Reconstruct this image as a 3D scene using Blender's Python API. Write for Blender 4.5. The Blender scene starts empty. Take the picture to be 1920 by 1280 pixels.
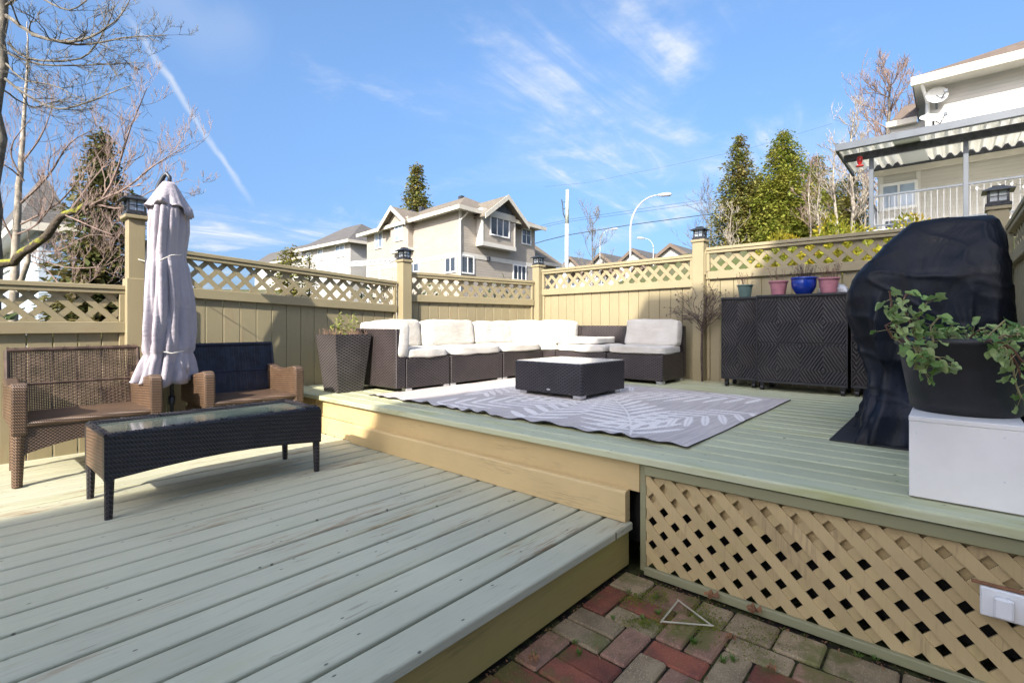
import bpy, math, random
import numpy as np
from mathutils import Vector, Matrix, noise
random.seed(7)
PI = math.pi
scene = bpy.context.scene
COL = scene.collection
# ------------------------------------------------------------------ camera
FPX, HY, CZ, TH = 940.0, 608.0, 1.165, math.radians(41.3)
Fx, Fy, Rx, Ry = math.cos(TH), math.sin(TH), math.sin(TH), -math.cos(TH)
cd = bpy.data.cameras.new('camera'); cam = bpy.data.objects.new('camera', cd); COL.objects.link(cam)
cd.sensor_width = 36; cd.lens = FPX / 1920 * 36; cd.shift_y = -(640 - HY) / 1920
cd.clip_start = 0.05; cd.clip_end = 2000
cam.location = (0, 0, CZ); cam.rotation_euler = (math.radians(90), 0, TH - math.radians(90))
scene.camera = cam
# ------------------------------------------------------------------ light
SUN_EL, SUN_DELTA = math.radians(31), math.radians(19)     # light travels towards +x, turned SUN_DELTA towards +y
sl = bpy.data.lights.new('sun', 'SUN'); so = bpy.data.objects.new('sun', sl); COL.objects.link(so)
sl.energy = 3.1; sl.angle = math.radians(0.5); sl.color = (1.0, 0.93, 0.82)
trav = Vector((math.cos(SUN_DELTA) * math.cos(SUN_EL), math.sin(SUN_DELTA) * math.cos(SUN_EL), -math.sin(SUN_EL)))
so.rotation_euler = trav.to_track_quat('-Z', 'Y').to_euler(); so.location = (-20, -8, 14)
w = bpy.data.worlds.new('World'); scene.world = w; w.use_nodes = True
nt = w.node_tree; nt.nodes.clear()
def N(tree, t, **k):
    n = tree.nodes.new(t)
    for a, b in k.items(): setattr(n, a, b)
    return n
def lk(tree, a, b): tree.links.new(a, b)
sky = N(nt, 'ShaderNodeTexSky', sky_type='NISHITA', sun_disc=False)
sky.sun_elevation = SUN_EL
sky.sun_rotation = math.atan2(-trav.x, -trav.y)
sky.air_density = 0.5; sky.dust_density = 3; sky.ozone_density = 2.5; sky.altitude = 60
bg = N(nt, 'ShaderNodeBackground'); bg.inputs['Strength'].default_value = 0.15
out = N(nt, 'ShaderNodeOutputWorld')
geo = N(nt, 'ShaderNodeNewGeometry')
def wm(op, a, b=None, c=None, cl=False):
    n = N(nt, 'ShaderNodeMath', operation=op); n.use_clamp = cl
    for i, v in enumerate((a, b, c)):
        if v is None: continue
        if isinstance(v, (int, float)): n.inputs[i].default_value = v
        else: lk(nt, v, n.inputs[i])
    return n.outputs[0]
tc = N(nt, 'ShaderNodeTexCoord')
sep = N(nt, 'ShaderNodeSeparateXYZ'); lk(nt, tc.outputs['Generated'], sep.inputs[0])
zz = wm('MAXIMUM', wm('ADD', sep.outputs[2], 0.12), 0.05)
px_ = wm('DIVIDE', sep.outputs[0], zz); py_ = wm('DIVIDE', sep.outputs[1], zz)
cmb = N(nt, 'ShaderNodeCombineXYZ'); lk(nt, px_, cmb.inputs[0]); lk(nt, py_, cmb.inputs[1])
def cirrus(rot, sc, sx, sy, lo, hi, dist, seed):
    mp = N(nt, 'ShaderNodeMapping'); mp.inputs['Rotation'].default_value = (0, 0, rot)
    mp.inputs['Scale'].default_value = (sx, sy, 1); mp.inputs['Location'].default_value = (seed, seed * .7, 0)
    lk(nt, cmb.outputs[0], mp.inputs[0])
    nz = N(nt, 'ShaderNodeTexNoise'); nz.inputs['Scale'].default_value = sc; nz.inputs['Detail'].default_value = 9
    nz.inputs['Roughness'].default_value = .62; nz.inputs['Distortion'].default_value = dist
    lk(nt, mp.outputs[0], nz.inputs['Vector'])
    mr = N(nt, 'ShaderNodeMapRange', interpolation_type='SMOOTHSTEP'); mr.inputs[1].default_value = lo; mr.inputs[2].default_value = hi
    lk(nt, nz.outputs[0], mr.inputs[0]); return mr.outputs[0]
c1 = cirrus(.9, 1.5, .5, 2.2, .42, .74, 1.4, 3.1)
c2 = cirrus(-.4, .8, 1.0, 1.0, .46, .72, .3, 9.4)
def pxdir(px, py):
    l = (px - 960) / FPX; v = Vector((Fx + Rx * l, Fy + Ry * l, (HY - py) / FPX)); v.normalize(); return v
def band(p0, p1, wid, seed, nsc, ext=.08):      # a long streak on the sky sphere between two directions
    a, b = pxdir(*p0), pxdir(*p1); n = a.cross(b).normalized(); m = (a + b).normalized(); half = a.angle(b) / 2
    def dot(vec, src):
        d = N(nt, 'ShaderNodeVectorMath', operation='DOT_PRODUCT'); d.inputs[1].default_value = vec; lk(nt, src, d.inputs[0]); return d.outputs['Value']
    nz = N(nt, 'ShaderNodeTexNoise'); nz.inputs['Scale'].default_value = nsc; nz.inputs['Detail'].default_value = 8
    mp = N(nt, 'ShaderNodeMapping'); mp.inputs['Location'].default_value = (seed, 0, 0); lk(nt, tc.outputs['Generated'], mp.inputs[0]); lk(nt, mp.outputs[0], nz.inputs['Vector'])
    off = wm('MULTIPLY', wm('SUBTRACT', nz.outputs[0], .5), wid * 2.2)
    dd = wm('ABSOLUTE', wm('ADD', dot(n, tc.outputs['Generated']), off))
    t = N(nt, 'ShaderNodeMapRange', interpolation_type='SMOOTHSTEP'); t.inputs[1].default_value = wid; t.inputs[2].default_value = 0; lk(nt, dd, t.inputs[0])
    e = N(nt, 'ShaderNodeMapRange', interpolation_type='SMOOTHSTEP'); e.inputs[1].default_value = math.cos(half + ext); e.inputs[2].default_value = math.cos(half * .6)
    lk(nt, dot(m, tc.outputs['Generated']), e.inputs[0])
    return wm('MULTIPLY', wm('MULTIPLY', t.outputs[0], e.outputs[0]), wm('ADD', wm('MULTIPLY', nz.outputs[0], 1.2), .1))
tr = band((290, 110), (430, 320), .0075, 2.0, 22)
pf = band((1150, -60), (1290, 150), .06, 5.5, 7)
pf2 = band((120, -120), (420, 60), .07, 8.5, 6)
cl = wm('ADD', wm('MULTIPLY', wm('MULTIPLY', c1, c2), 1.5), wm('MULTIPLY', c2, .22))
cl = wm('ADD', cl, wm('MULTIPLY', tr, .65)); cl = wm('ADD', cl, wm('MULTIPLY', wm('MULTIPLY', pf, c2), 1.0)); cl = wm('ADD', cl, wm('MULTIPLY', pf2, .25), cl=True)
cl = wm('MULTIPLY', cl, .85)
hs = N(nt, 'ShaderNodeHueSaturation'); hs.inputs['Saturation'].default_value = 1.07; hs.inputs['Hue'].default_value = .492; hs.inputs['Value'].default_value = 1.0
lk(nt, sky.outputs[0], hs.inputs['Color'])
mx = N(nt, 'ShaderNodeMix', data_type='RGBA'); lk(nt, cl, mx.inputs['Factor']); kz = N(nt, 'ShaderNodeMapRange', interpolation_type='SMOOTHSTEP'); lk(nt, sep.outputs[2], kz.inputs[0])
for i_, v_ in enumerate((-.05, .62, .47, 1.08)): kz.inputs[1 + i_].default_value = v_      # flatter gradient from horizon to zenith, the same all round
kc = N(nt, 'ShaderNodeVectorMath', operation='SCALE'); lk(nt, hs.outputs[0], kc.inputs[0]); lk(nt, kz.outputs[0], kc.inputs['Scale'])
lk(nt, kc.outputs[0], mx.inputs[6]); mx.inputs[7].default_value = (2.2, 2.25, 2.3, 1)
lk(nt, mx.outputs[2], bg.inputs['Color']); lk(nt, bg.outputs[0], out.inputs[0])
scene.view_settings.view_transform = 'Standard'; scene.view_settings.look = 'None'
scene.view_settings.exposure = 1.6; scene.view_settings.gamma = 1
scene.view_settings.use_curve_mapping = False
try: scene.cycles.max_bounces = 7; scene.cycles.transparent_max_bounces = 12
except Exception: pass

# ------------------------------------------------------------------ measuring helpers
def PD(px, py, d):                        # point at distance d in front of the viewpoint
    l = (px - 960) * d / FPX
    return Vector((d * Fx + l * Rx, d * Fy + l * Ry, CZ - (py - HY) * d / FPX))
def PZ(px, py, z):
    return PD(px, py, (CZ - z) * FPX / (py - HY))
def wall_s(O, u, px):                     # distance along a wall line O + s*u for an image column
    r = (px - 960) / FPX
    lo = O[0] * Rx + O[1] * Ry; do = O[0] * Fx + O[1] * Fy
    lu = u[0] * Rx + u[1] * Ry; du = u[0] * Fx + u[1] * Fy
    return (r * do - lo) / (lu - r * du)
def wall_z(O, u, s, py):
    d = (O[0] + u[0] * s) * Fx + (O[1] + u[1] * s) * Fy
    return CZ - (py - HY) * d / FPX

# ------------------------------------------------------------------ materials
def new_mat(name):
    m = bpy.data.materials.new(name); m.use_nodes = True
    return m, m.node_tree, m.node_tree.nodes['Principled BSDF']
class G:
    """tiny node graph helper"""
    def __init__(s, name):
        s.m, s.t, s.b = new_mat(name)
        s.tc = N(s.t, 'ShaderNodeTexCoord'); s.geo = N(s.t, 'ShaderNodeNewGeometry'); s.oi = N(s.t, 'ShaderNodeObjectInfo')
    def l(s, a, b): s.t.links.new(a, b)
    def pos(s, scale=(1, 1, 1), obj=False, rot=(0, 0, 0)):
        mp = N(s.t, 'ShaderNodeMapping'); mp.inputs['Scale'].default_value = scale; mp.inputs['Rotation'].default_value = rot
        s.l(s.tc.outputs['Object'] if obj else s.geo.outputs['Position'], mp.inputs[0]); return mp.outputs[0]
    def noise(s, vec, sc, det=4, rough=.55, dist=0):
        n = N(s.t, 'ShaderNodeTexNoise'); n.inputs['Scale'].default_value = sc; n.inputs['Detail'].default_value = det
        n.inputs['Roughness'].default_value = rough; n.inputs['Distortion'].default_value = dist
        s.l(vec, n.inputs['Vector']); return n.outputs[0]
    def math(s, op, a, b=None, c=None, cl=False):
        n = N(s.t, 'ShaderNodeMath', operation=op); n.use_clamp = cl
        for i, v in enumerate((a, b, c)):
            if v is None: continue
            if isinstance(v, (int, float)): n.inputs[i].default_value = v
            else: s.l(v, n.inputs[i])
        return n.outputs[0]
    def step(s, v, lo, hi, a=0, b=1):
        n = N(s.t, 'ShaderNodeMapRange', interpolation_type='SMOOTHSTEP')
        for i, x in enumerate((lo, hi, a, b)): n.inputs[1 + i].default_value = x
        s.l(v, n.inputs[0]); return n.outputs[0]
    def mix(s, f, a, b, mode='MIX'):
        n = N(s.t, 'ShaderNodeMix', data_type='RGBA', blend_type=mode)
        for i, v in ((0, f), (6, a), (7, b)):
            if isinstance(v, (int, float)): n.inputs[i].default_value = v
            elif isinstance(v, tuple): n.inputs[i].default_value = (*v, 1)
            else: s.l(v, n.inputs[i])
        return n.outputs[2]
    def xyz(s, vec):
        n = N(s.t, 'ShaderNodeSeparateXYZ'); s.l(vec, n.inputs[0]); return n.outputs
    def bump(s, h, strength=.3, dist=.01):
        n = N(s.t, 'ShaderNodeBump'); n.inputs['Strength'].default_value = strength; n.inputs['Distance'].default_value = dist
        s.l(h, n.inputs['Height']); s.l(n.outputs[0], s.b.inputs['Normal'])
    def col(s, c):
        if isinstance(c, tuple): s.b.inputs['Base Color'].default_value = (*c, 1)
        else: s.l(c, s.b.inputs['Base Color'])
    def tint(s, c, amt):                 # per piece brightness
        v = s.math('ADD', s.math('MULTIPLY', s.oi.outputs['Random'], amt), 1 - amt / 2)
        cc = N(s.t, 'ShaderNodeCombineColor'); [s.l(v, cc.inputs[i]) for i in range(3)]
        return s.mix(1.0, c, cc.outputs[0], 'MULTIPLY')
    def done(s, rough=.6, spec=.4, metal=0):
        if isinstance(rough, (int, float)): s.b.inputs['Roughness'].default_value = rough
        else: s.l(rough, s.b.inputs['Roughness'])
        s.b.inputs['Specular IOR Level'].default_value = spec; s.b.inputs['Metallic'].default_value = metal
        return s.m
def plain(name, c, rough=.6, var=.25, sc=6, spec=.4, metal=0, bump=.1, bsc=60, tint=0):
    g = G(name); n = g.noise(g.pos(), sc, 5)
    c2 = tuple(max(0, x * (1 - var)) for x in c); c1 = tuple(min(1, x * (1 + var * .6)) for x in c)
    k = g.mix(g.step(n, .3, .7), c2, c1)
    if tint: k = g.tint(k, tint)
    g.col(k)
    if bump: g.bump(g.noise(g.pos(), bsc, 4), bump, .01)
    return g.done(rough, spec, metal)
def wood_paint(name, base, axis, chip=(.30, .21, .12), algae=0, wear=1.0, tint=.10, rough=.5, dots=True):
    """painted softwood, grain running along axis (0 x, 1 y, 2 z)"""
    g = G(name)
    st = [9, 9, 9]; st[axis] = .5
    off = N(g.t, 'ShaderNodeVectorMath', operation='ADD'); r = g.math('MULTIPLY', g.oi.outputs['Random'], 37)
    cv = N(g.t, 'ShaderNodeCombineXYZ'); [g.l(r, cv.inputs[i]) for i in range(3)]
    g.l(g.geo.outputs['Position'], off.inputs[0]); g.l(cv.outputs[0], off.inputs[1])
    def mp(sc):
        m = N(g.t, 'ShaderNodeMapping'); m.inputs['Scale'].default_value = sc; g.l(off.outputs[0], m.inputs[0]); return m.outputs[0]
    grain = g.noise(mp(tuple(x * 8 if i != axis else 5 for i, x in enumerate(st))), 1.6, 6, .6)
    big = g.noise(g.pos(), 1.7, 4)
    mid = g.noise(mp(tuple(4 if i != axis else .7 for i in range(3))), 1.5, 5)
    c = g.mix(g.step(big, .3, .7), tuple(x * .93 for x in base), tuple(min(1, x * 1.05) for x in base))
    c = g.mix(g.math('MULTIPLY', g.step(grain, .52, .75), .22 * wear), c, tuple(x * .55 for x in base))
    # worn places: only where mid noise is high, cut by the grain
    wp = g.math('MULTIPLY', g.step(mid, .57, .66), g.step(grain, .44, .60))
    c = g.mix(g.math('MULTIPLY', wp, .65 * wear), c, chip)
    scr = g.math('MULTIPLY', g.step(g.noise(mp(tuple(46 if i != axis else 6 for i in range(3))), 1.0, 3), .64, .71), g.step(g.noise(mp((3, 3, 3)), 1.1, 2), .42, .58))
    c = g.mix(g.math('MULTIPLY', scr, .36 * wear), c, (.17, .125, .08))
    h = g.math('MULTIPLY', grain, -.4)
    if dots:
        vo = N(g.t, 'ShaderNodeTexVoronoi', feature='F1', voronoi_dimensions='2D'); vo.inputs['Scale'].default_value = 6.5; g.l(mp(tuple(1 if i != axis else .55 for i in range(3))), vo.inputs['Vector'])
        d = g.step(vo.outputs['Distance'], .030, .016)
        c = g.mix(g.math('MULTIPLY', d, .8), c, (.05, .045, .035)); h = g.math('SUBTRACT', h, d)
    if algae:
        al = g.step(g.noise(mp(tuple(5 if i != axis else .8 for i in range(3))), 1.3, 6, .65), .5, .72)
        c = g.mix(g.math('MULTIPLY', al, algae), c, (.30, .31, .07))
    g.col(g.tint(c, tint)); g.bump(h, .35 * wear, .004)
    return g.done(g.step(grain, .3, .8, rough, rough + .2), .4)
M = {}
M['deck_low'] = wood_paint('deck_paint_lower', (.465, .455, .325), 0, algae=.15, wear=1.3)
M['deck_up'] = wood_paint('deck_paint_upper', (.465, .475, .305), 1, algae=.6, wear=1.1, tint=.18)
M['lip'] = wood_paint('deck_lip_paint', (.46, .47, .315), 1, algae=.3)
M['fascia'] = wood_paint('tan_fascia_paint', (.55, .41, .20), 1, wear=.5, dots=False, chip=(.18, .12, .07))
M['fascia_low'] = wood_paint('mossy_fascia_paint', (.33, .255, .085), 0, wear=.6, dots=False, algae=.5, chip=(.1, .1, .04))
M['tan'] = wood_paint('tan_fence_paint', (.29, .245, .145), 2, wear=.9, tint=.09, dots=False)
M['tanrail'] = wood_paint('tan_rail_paint', (.295, .25, .148), 0, wear=.8, tint=.06, dots=False)
M['skirt'] = wood_paint('tan_lattice_paint', (.48, .36, .18), 2, wear=.9, algae=.2, tint=.2, dots=False)
M['trim'] = wood_paint('grey_green_trim', (.26, .25, .14), 1, wear=.8, tint=.1, algae=.2)
def wicker(name, c, dark, sx=70, sz=110, rough=.45, var=.3, tilt=0):
    g = G(name)
    # woven look: alternate brick cells, in object space, mapped by face direction
    p = g.xyz(g.tc.outputs['Object']); n = g.xyz(g.geo.outputs['Normal'])
    ax = g.math('GREATER_THAN', g.math('ABSOLUTE', n[0]), .7); az = g.math('GREATER_THAN', g.math('ABSOLUTE', n[2]), .7)
    u = g.math('ADD', g.math('MULTIPLY', p[0], g.math('SUBTRACT', 1, ax)), g.math('MULTIPLY', p[1], ax))
    v = g.math('ADD', g.math('MULTIPLY', p[2], g.math('SUBTRACT', 1, az)), g.math('MULTIPLY', p[1], az))
    if tilt: v = g.math('ADD', v, g.math('MULTIPLY', u, tilt))
    row = g.math('FLOOR', g.math('MULTIPLY', v, sz)); odd = g.math('MULTIPLY', g.math('MODULO', g.math('ABSOLUTE', row), 2), PI)
    a = g.math('SINE', g.math('ADD', g.math('MULTIPLY', u, sx * PI), odd))
    b = g.math('ABSOLUTE', g.math('SINE', g.math('MULTIPLY', v, sz * PI)))
    h = g.math('MULTIPLY', g.math('ADD', g.math('MULTIPLY', a, .5), .5), b)
    big = g.noise(g.pos(), 5, 4); fine = g.noise(g.pos((60, 60, 60)), 1.5, 3)
    c0 = g.mix(g.step(big, .3, .7), tuple(x * (1 - var) for x in c), tuple(min(1, x * (1 + var)) for x in c))
    c0 = g.mix(g.step(fine, .4, .8, 0, .35), c0, tuple(min(1, x * 1.9) for x in c))
    g.col(g.mix(g.step(h, .05, .5), dark, c0)); g.bump(h, .8, .004)
    return g.done(rough, .5)
M['wick_brown'] = wicker('wicker_brown', (.12, .075, .05), (.02, .012, .008), 95, 110)
M['wick_arm'] = wicker('wicker_honey', (.185, .115, .07), (.035, .02, .012), 95, 115, tilt=.9)
M['wick_dark'] = wicker('wicker_charcoal', (.030, .026, .030), (.004, .004, .005), 60, 85, tilt=.8)
M['wick_sofa'] = wicker('wicker_espresso', (.068, .052, .050), (.008, .007, .008), 46, 76, rough=.4)
M['wick_table'] = wicker('wicker_black', (.042, .035, .040), (.006, .006, .008), 46, 76, rough=.4)
M['wick_plant'] = wicker('wicker_planter', (.11, .095, .09), (.008, .007, .008), 40, 75, rough=.38)
M['strand'] = plain('wicker_strand', (.085, .055, .042), .5, .5, 14, bump=0)
M['strand_shaded'] = plain('wicker_strand_shaded', (.014, .018, .035), .5, .5, 14, bump=0)  # blue-black colour carries the shade lying on the second chair's back
def diamond(name):
    g = G(name); p = g.xyz(g.tc.outputs['Object'])
    def tri(v, per): return g.math('ABSOLUTE', g.math('SUBTRACT', g.math('MULTIPLY', g.math('FRACT', g.math('ADD', g.math('DIVIDE', v, per), .5)), 2), 1))
    d = g.math('ADD', g.math('MULTIPLY', tri(p[1], .36), .36), g.math('MULTIPLY', tri(p[2], .42), .26))
    h = g.math('SINE', g.math('MULTIPLY', d, 118))
    c = g.mix(g.step(h, -.6, .8), (.010, .010, .011), (.055, .048, .047))
    g.col(g.mix(g.step(g.noise(g.pos(), 4, 4), .3, .7, 0, .3), c, (.07, .06, .06))); g.bump(h, 1.0, .006); return g.done(.42, .45)
M['diamond'] = diamond('wicker_diamond_weave')
M['black_plastic'] = plain('black_plastic', (.018, .018, .02), .45, .3, 8)
M['pot_black'] = plain('black_nursery_plastic', (.022, .022, .024), .5, .35, 5, bump=.15, bsc=120)
def fabric(name, c, c2, rough=.85, sc=3):
    g = G(name); n = g.noise(g.pos(), sc, 5); f = g.noise(g.pos(), 400, 2); wr = g.noise(g.pos((3, 3, 9)), 2.2, 4, .5, 1.2)
    g.col(g.mix(g.step(n, .35, .75), c, c2)); g.bump(g.math('ADD', g.math('MULTIPLY', f, .15), g.math('MULTIPLY', wr, .8)), .6, .02)
    g.b.inputs['Sheen Weight'].default_value = .15
    return g.done(rough, .2)
M['cushion'] = fabric('cream_cushion_fabric', (.62, .59, .53), (.52, .48, .41))
M['umb'] = fabric('lilac_grey_canvas', (.40, .365, .40), (.33, .30, .335))
def cover():
    g = G('black_grill_cover_vinyl'); n = g.noise(g.pos((1.5, 1.5, .6)), 2.4, 6, .55, .8); f = g.noise(g.pos(), 300, 2)
    g.col(g.mix(g.step(n, .35, .7), (.0018, .0030, .0065), (.004, .0085, .020))); g.bump(g.math('ADD', n, g.math('MULTIPLY', f, .04)), .5, .05)
    return g.done(g.step(g.noise(g.pos(), 6, 4), .3, .7, .42, .58), .3)
M['cover'] = cover()
M['white'] = plain('white_paint', (.72, .72, .70), .5, .06, 3, bump=.03)
M['box_white'] = plain('white_laminate', (.82, .79, .75), .45, .07, 4, bump=.03, bsc=30)
M['trimwhite'] = plain('white_trim', (.55, .53, .48), .5, .06, 2, bump=0)
M['gutter'] = plain('cream_gutter', (.50, .47, .40), .5, .08, 2, bump=0)
M['dark_metal'] = plain('dark_grey_metal', (.055, .06, .07), .4, .3, 10, metal=.3)
M['bronze'] = plain('weathered_lantern_metal', (.045, .048, .052), .4, .4, 40, metal=.4)
M['rail_metal'] = plain('grey_painted_aluminium', (.085, .10, .12), .4, .1, 3)
M['baluster'] = plain('pale_baluster_aluminium', (.22, .23, .245), .4, .08, 3)
M['chrome'] = plain('satin_chrome_foot', (.6, .6, .6), .3, .1, 3, metal=.8)
M['pole_white'] = plain('galvanised_pole', (.38, .40, .42), .5, .1, 1)
def glass(name, tint=(.75, .82, .82), rough=.03, trans=.9):
    m, t, b = new_mat(name); b.inputs['Base Color'].default_value = (*tint, 1); b.inputs['Roughness'].default_value = rough
    b.inputs['Transmission Weight'].default_value = trans; b.inputs['IOR'].default_value = 1.45; return m
g = G('dark_table_glass'); g.col(g.mix(g.step(g.noise(g.pos(), 6, 5), .4, .7), (.075, .10, .085), (.14, .16, .13))); M['glass'] = g.done(.10, .9)
M['lant_glass'] = glass('lantern_glass', (.75, .82, .88), .1, .7)
def pane(name, c=(.04, .05, .065)):
    g = G(name); n = g.noise(g.pos((1, 1, .5)), .8, 3); g.col(g.mix(g.step(n, .4, .6), c, tuple(x * 2.2 for x in c))); return g.done(.06, .9)
M['pane'] = pane('window_pane'); M['pane_b'] = pane('window_pane_with_blind', (.16, .20, .25))
def siding(name, c, lap=.115, rough=.6):
    g = G(name); p = g.xyz(g.geo.outputs['Position']); f = g.math('FRACT', g.math('DIVIDE', p[2], lap))
    n = g.noise(g.pos((.6, .6, 2)), 1.5, 4)
    k = g.mix(g.step(n, .3, .7), tuple(x * .93 for x in c), tuple(min(1, x * 1.05) for x in c))
    g.col(g.mix(g.step(f, .90, .97, 0, .45), k, tuple(x * .35 for x in c))); g.bump(g.math('SUBTRACT', 1, f), .6, .02); return g.done(rough, .3)
M['side_cream'] = siding('cream_lap_siding', (.33, .295, .25), .16)
M['side_white'] = siding('white_lap_siding', (.46, .45, .42), .12)
M['side_pale'] = siding('pale_lap_siding', (.36, .355, .335), .14)
M['side_grey'] = siding('blue_grey_lap_siding', (.36, .42, .48), .13)
M['side_beige'] = siding('beige_lap_siding', (.50, .48, .43), .12)
def shingle(name, c, sc=1.0):
    g = G(name); b = N(g.t, 'ShaderNodeTexBrick'); b.inputs['Scale'].default_value = 1.0 * sc; b.inputs['Brick Width'].default_value = .35; b.inputs['Row Height'].default_value = .16
    b.inputs['Mortar Size'].default_value = .012
    b.inputs['Color1'].default_value = (*c, 1); b.inputs['Color2'].default_value = (*[x * .78 for x in c], 1); b.inputs['Mortar'].default_value = (*[x * .5 for x in c], 1)
    p = g.xyz(g.geo.outputs['Position']); cx = N(g.t, 'ShaderNodeCombineXYZ'); g.l(g.math('ADD', p[0], p[1]), cx.inputs[0]); g.l(g.math('MULTIPLY', p[2], 1.8), cx.inputs[1]); g.l(cx.outputs[0], b.inputs['Vector'])
    n = g.noise(g.pos(), 1.2, 6); g.col(g.mix(g.step(n, .35, .7, 0, .5), b.outputs[0], tuple(x * .62 for x in c))); g.bump(g.noise(g.pos(), 25, 3), .3, .02); return g.done(.85, .2)
M['roof_tan'] = shingle('tan_shingles', (.22, .19, .15)); M['roof_grey'] = shingle('grey_shingles', (.13, .125, .12)); M['roof_brown'] = shingle('brown_shingles', (.18, .14, .11))
M['slate_gable'] = plain('slate_gable_infill', (.085, .095, .115), .7, .2, 2)
def leafmat(name, c, c2, trans=.25, rough=.5, sc=1.2):
    g = G(name); n = g.noise(g.pos(), sc, 4); f = g.noise(g.pos(), 14, 3)
    k = g.mix(g.step(n, .35, .65), c, c2); g.col(g.mix(g.step(f, .4, .7, 0, .5), k, tuple(x * .55 for x in c)))
    g.b.inputs['Subsurface Weight'].default_value = 0
    m = g.done(rough, .3)
    tr = N(g.t, 'ShaderNodeBsdfTranslucent'); ms = N(g.t, 'ShaderNodeMixShader'); ms.inputs[0].default_value = trans
    g.l(k, tr.inputs[0]); o = g.t.nodes['Material Output']; g.l(g.b.outputs[0], ms.inputs[1]); g.l(tr.outputs[0], ms.inputs[2]); g.l(ms.outputs[0], o.inputs[0])
    return m
M['con_dark'] = leafmat('cedar_foliage_dark', (.075, .10, .025), (.15, .12, .045), .3, .6)
M['con_olive'] = leafmat('cedar_foliage_olive', (.17, .18, .035), (.30, .25, .07), .4, .6)
M['con_green'] = leafmat('cedar_foliage_green', (.20, .25, .035), (.32, .30, .06), .4, .6)
M['con_brown'] = leafmat('cedar_foliage_rusty', (.23, .19, .06), (.19, .22, .055), .35, .6)
M['yellow_leaf'] = leafmat('golden_cypress_foliage', (.25, .29, .03), (.40, .29, .02), .3, .5, 3)
M['hedge_leaf'] = leafmat('hedge_foliage', (.07, .10, .03), (.04, .06, .02), .2, .5, 3)
M['geranium'] = leafmat('trailing_leaf_green', (.28, .42, .12), (.42, .50, .22), .3, .45, 8)
M['pot_leaf'] = leafmat('pale_green_sprout', (.25, .33, .06), (.34, .35, .10), .3, .5, 9)
M['stem'] = plain('reddish_stem', (.16, .07, .045), .6, .4, 20); M['stem_g'] = plain('pale_stem', (.30, .26, .12), .6, .4, 20)
M['twig'] = plain('dry_brown_twig', (.085, .06, .05), .8, .4, 20); M['dry'] = plain('dry_petals', (.20, .12, .08), .8, .5, 30)
M['bark'] = plain('grey_bark', (.14, .125, .10), .85, .5, 9, bump=.5, bsc=30); M['bark_pale'] = plain('pale_alder_bark', (.29, .255, .205), .8, .45, 6, bump=.3, bsc=30)
M['bark_red'] = plain('reddish_twig_bark', (.21, .15, .125), .85, .3, 6, bump=0); M['bark_brown'] = plain('brown_bark', (.11, .085, .06), .9, .4, 8, bump=.5)
def mossy():
    g = G('mossy_bark'); n = g.noise(g.pos(), 7, 5); z = g.xyz(g.geo.outputs['Normal'])[2]
    k = g.step(g.math('ADD', n, g.math('MULTIPLY', z, .12)), .5, .6); g.col(g.mix(k, (.075, .06, .045), (.20, .20, .035))); g.bump(g.noise(g.pos(), 25, 4), .8, .03); return g.done(.9, .2)
M['mossy'] = mossy()
M['moss'] = leafmat('moss_green', (.12, .15, .02), (.20, .21, .03), .2, .9, 30)
M['dead_leaf'] = leafmat('dead_maple_leaf', (.30, .15, .07), (.20, .10, .05), .15, .7, 20)
M['soil'] = plain('potting_soil', (.035, .025, .018), .95, .5, 30, bump=.8)

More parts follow.
